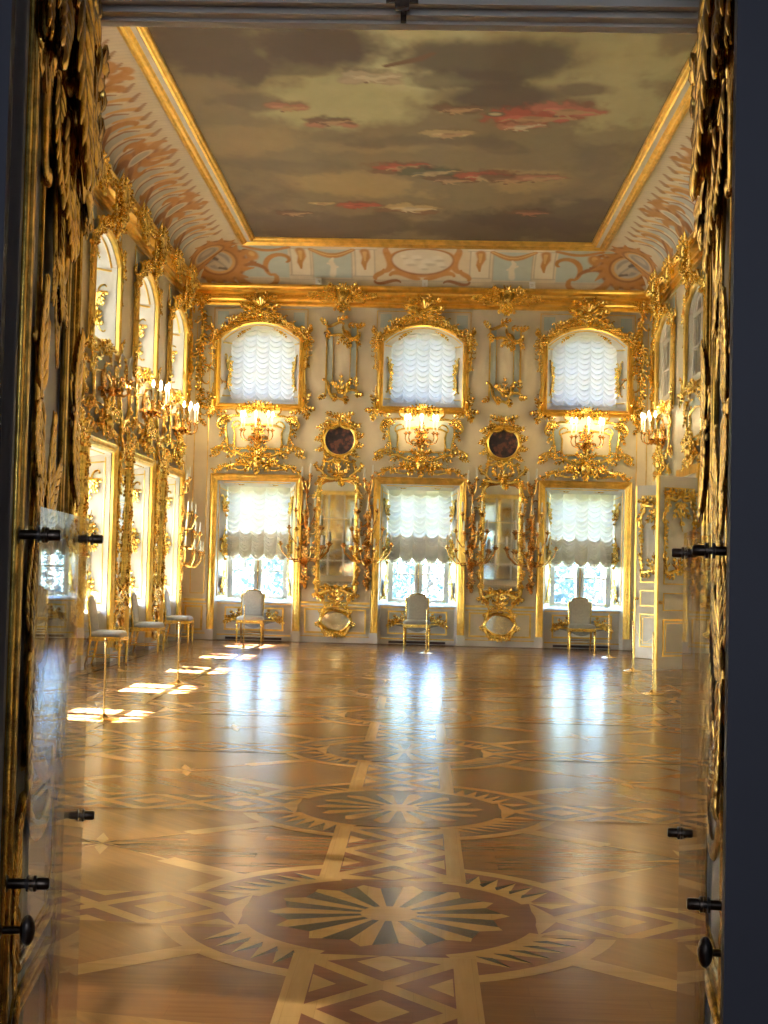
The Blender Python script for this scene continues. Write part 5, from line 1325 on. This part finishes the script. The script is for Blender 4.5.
# ------------------------------------------------------------------ carved door leaves folded back in the thick doorway
LF = math.hypot(1.08, .135)
def big(mb, p, ang, L, W, bend=.5, w=0.0, lift=.22):
    leaf(mb, p, ang, L, W, bend, w, lift, 8, 0, 8, 7, .62)
def bscroll(mb, p0, p1, a0, a1, r, w=0.0): scroll(mb, p0, p1, a0, a1, r, w, n=34, seg=9)
def portal_leaf(name, loc, rz, sx):
    D = sempty(name, loc, rz); X = tr(sx=sx)
    def part(nm, mat, fn, smooth=True, ang=45):
        mb = MB(); mb.push(X @ Matrix.Diagonal((1, .40 if nm == 'top_carving' else .36 if 'carving' in nm else 1, 1, 1))); fn(mb); mb.pop(); return mb.build(nm, mat, D, smooth, ang)
    def slab(mb):
        H = 3.46
        mb.box(0, .27, 0, .045, .02, H); mb.box(.80, LF, 0, .045, .02, H); mb.box(.27, .80, .014, .045, 1.12, H); mb.box(.27, .80, 0, .045, 1.04, 1.12)
        mb.box(.27, .80, .010, .045, .62, 1.04); mb.box(.27, .80, 0, .045, .54, .62); mb.box(.27, .80, .012, .045, .16, .54); mb.box(.27, .80, 0, .045, .02, .16)
    part('leaf', M['grey'], slab, False)
    def rods(mb):
        for u, r in ((.035, .010), (.10, .013), (.14, .007)): mb.tube([P3(u, .02, .004), P3(u, 3.46, .004)], r, 8)
    part('near_moulding', M['doorgold'], rods)
    def rods(mb):
        for u, r in ((.90, .008), (.94, .019), (.985, .009)): mb.tube([P3(u, .02, .004), P3(u, 3.46, .004)], r, 8)
    part('far_moulding', M['doorgold'], rods)
    def frm(mb):
        for z0, z1 in ((1.12, 3.44),):
            for o, r in ((.0, .013), (.03, .008)):
                mb.tube([P3(.27+o, z0+o, 0), P3(.27+o, z1, 0)], r, 8); mb.tube([P3(.80-o, z0+o, 0), P3(.80-o, z1, 0)], r, 8); mb.tube([P3(.27+o, z0+o, 0), P3(.80-o, z0+o, 0)], r, 8)
    part('panel_moulding', M['doorgold'], frm)
    def oct(mb):
        for z0, z1, o, r in ((.62, 1.04, .0, .014), (.62, 1.04, .035, .007), (.10, .54, .0, .016), (.10, .54, .04, .008)):
            u0, u1, c = .17+o, .88-o, .09
            z0 += o; z1 -= o
            p = [(u0, z0+c), (u0, z1-c), (u0+c, z1), (u1-c, z1), (u1, z1-c), (u1, z0+c), (u1-c, z0), (u0+c, z0)]
            mb.tube([P3(a, b, .006) for a, b in p], r, 8, closed=True)
    part('lower_panel_moulding', M['doorgold'], oct)
    def topc(mb):
        # great hanging acanthus, shells and scrolls over the upper panel
        for u, z, an, L, W, bd, w in ((.52,3.30,-PI/2,.62,.30,.25,.05),(.40,3.32,-1.9,.50,.24,-.5,.03),(.64,3.30,-1.25,.54,.24,.5,.03),(.30,3.40,-2.0,.50,.22,.6,.02),(.78,3.38,-1.2,.52,.22,-.6,.03),(.92,3.36,-1.45,.56,.20,.3,.03),(.16,3.34,-1.65,.44,.18,-.3,.01),(.50,2.86,-1.75,.40,.20,.5,.03),(.60,2.90,-1.3,.40,.18,-.5,.02),(.36,2.92,-1.6,.34,.18,.4,.01),(.84,2.94,-1.5,.34,.16,-.3,.03),(.98,2.97,-1.62,.32,.13,.3,.03)):
            big(mb, (u, z), an, L, W, bd, w)
        for p0, p1, a0, a1, r, w in (((.20,3.42),(.46,2.98),2.6,-3.4,.040,.03),((.86,3.42),(.60,3.00),-2.6,3.4,.042,.05),((.98,3.20),(.88,2.66),3.0,-2.4,.034,.04),((.14,3.10),(.28,2.62),-2.8,2.8,.030,.02),((.46,3.44),(.66,3.22),2.4,3.2,.036,.08),((.70,3.05),(.98,3.38),2.4,-3.0,.034,.05),((.36,2.74),(.52,2.44),-2.4,3.0,.026,.02),((.70,2.80),(.58,2.42),2.6,-3.0,.026,.02)):
            bscroll(mb, p0, p1, a0, a1, r, w)
        shell(mb, .55, 3.25, .22, 9, .2, PI-.2, .05); shell(mb, .86, 3.08, .13, 7, .4, PI+.2, .05); shell(mb, .26, 3.12, .12, 7, 0, PI, .03)
        for u, z, r in ((.42,3.12,.06),(.72,2.95,.055),(.94,2.80,.05),(.22,2.86,.05),(.55,2.62,.045),(.96,3.30,.06),(.34,3.40,.06),(.80,3.22,.05)): flower(mb, u, z, r, .04, 6)
        relief_field(mb, .14, 1.02, 2.75, 3.44, 5, .26, 30, .02)
    part('top_carving', M['doorgold'], topc)
    def tail(mb):
        for u, z, an, L, W, bd in ((.52,2.62,-PI/2,.34,.12,.2),(.50,2.52,-1.9,.24,.10,-.5),(.55,2.50,-1.2,.24,.09,.5),(.52,2.38,-1.5,.22,.09,-.3)): big(mb, (u, z), an, L, W, bd, .01)
        flower(mb, .52, 2.42, .035, .02)
    part('drop_carving', M['doorgold'], tail)
    def near(mb):
        big(mb, (.27, 2.06), PI/2, .30, .14, .3, .01); big(mb, (.27, 2.06), -PI/2, .34, .13, -.3, .01); big(mb, (.27, 2.08), 1.0, .18, .1, .8, .02); big(mb, (.27, 2.04), -2.1, .2, .1, .8, .02)
        bscroll(mb, (.20, 2.20), (.31, 1.98), -2.4, 3.2, .026, .01); bscroll(mb, (.34, 2.16), (.24, 1.90), 2.6, -2.6, .02, .01); flower(mb, .27, 2.06, .05, .03)
        for k in range(6): mb.ball(P3(.30, 1.92-.032*k, .02), .014, n=8, k=6)
    part('near_stile_carving', M['doorgold'], near)
    def far(mb):
        big(mb, (.93, 2.08), PI/2, .26, .13, -.3, .015); big(mb, (.93, 2.08), -PI/2, .28, .13, .3, .015); shell(mb, .93, 2.06, .09, 7, -.2, PI+.2, .02)
        bscroll(mb, (.86, 2.18), (1.0, 2.0), 2.6, -2.8, .022, .015); flower(mb, .93, 2.02, .05, .03)
    part('far_stile_carving', M['doorgold'], far)
    def mid(mb):
        big(mb, (.46, 1.72), 1.5, .32, .13, .2, .01); big(mb, (.42, 1.72), 1.9, .26, .10, .5, .01); big(mb, (.52, 1.72), 1.2, .24, .10, -.5, .01); bscroll(mb, (.36, 1.84), (.50, 1.68), -2.4, 2.8, .024, .01); bscroll(mb, (.62, 1.82), (.50, 1.66), 2.4, -2.8, .022, .01)
        big(mb, (.5, 1.70), -1.5, .3, .12, .2, .01)
    part('middle_carving', M['doorgold'], mid)
    def low(mb):
        for u, z, an, L, W, bd in ((.27,1.40,PI/2,.30,.15,.4),(.27,1.40,-PI/2,.36,.15,-.4),(.33,1.38,.9,.26,.13,.6),(.30,1.26,-1.0,.30,.13,.6),(.24,1.46,2.0,.24,.12,-.6),(.80,1.40,PI/2,.34,.13,-.4),(.80,1.36,-PI/2,.34,.13,.4),(.72,1.36,2.3,.26,.12,.6),(.40,1.18,.3,.30,.13,.7),(.66,1.18,2.8,.30,.13,-.7),(.53,1.16,PI/2,.34,.15,0)): big(mb, (u, z), an, L, W, bd, .01)
        bscroll(mb, (.22, 1.52), (.30, 1.20), -2.6, 3.0, .03, .01); bscroll(mb, (.84, 1.52), (.76, 1.18), 2.6, -3.0, .028, .01); bscroll(mb, (.34, 1.16), (.72, 1.16), 2.8, 2.8, .028, .01)
        for u, z in ((.29, 1.34), (.79, 1.34), (.53, 1.14)): flower(mb, u, z, .05, .03)
    part('lower_carving', M['doorgold'], low)
    def base(mb):
        for s in (0, 1):
            u = .18 if s == 0 else .87
            big(mb, (u, .80), PI/2, .22, .10, .3, .01); big(mb, (u, .80), -PI/2, .22, .10, -.3, .01); flower(mb, u, .80, .035, .03)
            big(mb, (u, .34), PI/2, .22, .12, .3, .01); big(mb, (u, .34), -PI/2, .22, .12, -.3, .01)
    part('base_carving', M['doorgold'], base)
    mb = MB(); mb.push(X); mb.lathe([(.020,0),(.020,.006),(.010,.010),(.009,.05),(.012,.058)], 12, (.035, 0, .776), axis='y'); mb.push(Matrix.Translation((.035, -.066, .776)) @ Matrix.Diagonal((.6, .5, 1, 1))); mb.ball((0,0,0), .036, n=14, k=9); mb.pop(); mb.pop(); mb.build('door_knob', M['iron'], D)
    return D
aL = math.atan2(1.08, -.135); portal_leaf('door_3', (-.965, 3.12, 0), aL, 1)
aR = math.atan2(-1.08, -.14)+0; portal_leaf('door_4', (.73, 3.12, 0), aR, -1)
# clear acrylic guards on stand-off bolts
def guard(label, loc, rz, sx):
    t = thing('acrylic_guard', label, 'panel', loc, rz, 'clear acrylic guards before the carved doors'); X = tr(sx=sx)
    mb = MB(); mb.push(X); mb.box(.0, 1.02, -.069, -.060, .12, 1.765); mb.pop(); mb.build('sheet', M['acrylic'], t, False)
    for u, z in ((.085, 1.70), (.985, 1.705), (.085, .872), (.985, .866)):
        mb = MB(); mb.push(X); mb.lathe([(.020,.002),(.020,.008),(.0115,.010),(.0115,.052),(.019,.053),(.019,.059)], 14, (u, 0, z), axis='y'); mb.lathe([(.019,.070),(.019,.076),(.014,.078),(.014,.102),(.011,.106)], 14, (u, 0, z), axis='y')
        mb.lathe([(.009,.059),(.009,.071)], 10, (u, 0, z), axis='y'); mb.pop(); mb.build('standoff_bolt', M['iron'], t)
    return t
guard('clear acrylic sheet bolted before the carved door leaf on the left', (-.965, 3.12, 0), aL, 1)
guard('clear acrylic sheet bolted before the carved door leaf on the right', (.73, 3.12, 0), aR, -1)
# panelling of the entrance wall (seen in the far mirrors)
for x in (-3.35, 3.05):
    W = sempty('window_%d' % wn, (x, YF, 0), PI); wn += 1
    mb = MB(); mb.add([P3(-HW, .22, .02), P3(HW, .22, .02), P3(HW, 3.31, .02), P3(-HW, 3.31, .02)], [(0,1,2,3)]); mb.build('mirror_pane', M['mirror'], W, False)
    mb = MB()
    for u in (-.8, -.3, .3, .8): mb.box(u-.03, u+.03, -.05, -.02, .22, 3.31)
    for v in (.8, 1.6, 2.4): mb.box(-HW, HW, -.05, -.02, v-.02, v+.02)
    mb.build('sash', M['white'], W, False)
    mb = MB(); frame_loft(mb, lo2, [(0,.0),(.0,.04),(.05,.05),(.11,.06),(.155,0)], closed=False); mb.build('moulding', M['goldline'], W)
SKY, SUN, LAMPW, ANTE, EXPO = 2.3, 240.0, 9.5, 42.0, 0.84
LAMPS = [(x, YB-.55, 4.62) for x in WB] + [(XL+.55, y, 4.62) for y in WL[:2]] + [(XR-.55, 26.52, 4.62)]
# ------------------------------------------------------------------ camera, daylight, lamps
cam = bpy.data.cameras.new('camera'); co = bpy.data.objects.new('camera', cam); C.objects.link(co)
cam.lens = 1350*36/1024; cam.sensor_width = 36; cam.sensor_fit = 'AUTO'; cam.clip_start = .05; cam.clip_end = 500
co.matrix_world = Matrix.Translation((0,0,1.65)) @ Matrix.Rotation(.02984, 4, 'Z') @ Matrix.Rotation(PI/2+.03853, 4, 'X') @ Matrix.Rotation(.024, 4, 'Z')
sc.camera = co
w = bpy.data.worlds.new('sky'); sc.world = w; w.use_nodes = True; nt = w.node_tree
bg = nt.nodes['Background']
sky = nt.nodes.new('ShaderNodeTexSky'); sky.sky_type = 'NISHITA'; sky.sun_disc = False; sky.sun_elevation = 32*D2R; sky.sun_rotation = -95*D2R; sky.air_density = 1.0; sky.dust_density = 1.5; sky.ozone_density = 1.5
tint = nt.nodes.new('ShaderNodeMix'); tint.data_type = 'RGBA'; tint.blend_type = 'MULTIPLY'; tint.inputs['Factor'].default_value = 1; tint.inputs['B'].default_value = (.74,.95,1.30,1)
nt.links.new(sky.outputs[0], tint.inputs['A']); nt.links.new(tint.outputs['Result'], bg.inputs['Color']); bg.inputs['Strength'].default_value = SKY
def lamp(name, kind, energy, col, loc, rot=(0,0,0), **k):
    l = bpy.data.lights.new(name, kind); l.energy = energy; l.color = col
    for a, v in k.items(): setattr(l, a, v)
    o = bpy.data.objects.new(name, l); C.objects.link(o); o.location = loc; o.rotation_euler = rot; return o
sun = lamp('sun', 'SUN', SUN, (1.0,.95,.86), (-20,15,20))
sun.rotation_euler = Vector((.86, -.13, -.50)).to_track_quat('-Z', 'Y').to_euler(); sun.data.angle = .009
def portal(loc, rot, w_, h_):
    o = lamp('daylight_portal', 'AREA', 1, (1,1,1), loc, rot, shape='RECTANGLE', size=w_, size_y=h_); o.data.cycles.is_portal = True
for x in WB:
    portal((x, YB+DEP+.12, 2.02), (-R90, 0, 0), 1.3, 2.4); portal((x, YB+DEP+.12, 5.84), (-R90, 0, 0), 1.3, 1.5)
for y in WL:
    portal((XL-DEP-.12, y, 2.02), (0, -R90, 0), 2.4, 1.3); portal((XL-DEP-.12, y, 5.84), (0, -R90, 0), 1.5, 1.3)
for (x, y, z) in LAMPS:
    lamp('lamp_flame_light', 'POINT', LAMPW, (1.0,.68,.32), (x, y, z), shadow_soft_size=.12)
# weak cool fill light added behind the camera; the antechamber has no window
lamp('antechamber_window_light', 'AREA', ANTE, (.75,.85,1.0), (-.1, -2.5, 2.6), (R90, 0, 0), shape='RECTANGLE', size=1.2, size_y=2.0)
sc.view_settings.view_transform = 'Standard'; sc.view_settings.look = 'None'; sc.view_settings.gamma = 1; sc.view_settings.use_curve_mapping = False
sc.view_settings.exposure = EXPO
sc.cycles.max_bounces = 10; sc.cycles.diffuse_bounces = 6; sc.cycles.glossy_bounces = 5; sc.cycles.transparent_max_bounces = 16; sc.cycles.transmission_bounces = 8
sc.cycles.sample_clamp_indirect = 8; sc.cycles.caustics_reflective = False; sc.cycles.caustics_refractive = False; sc.cycles.blur_glossy = .2
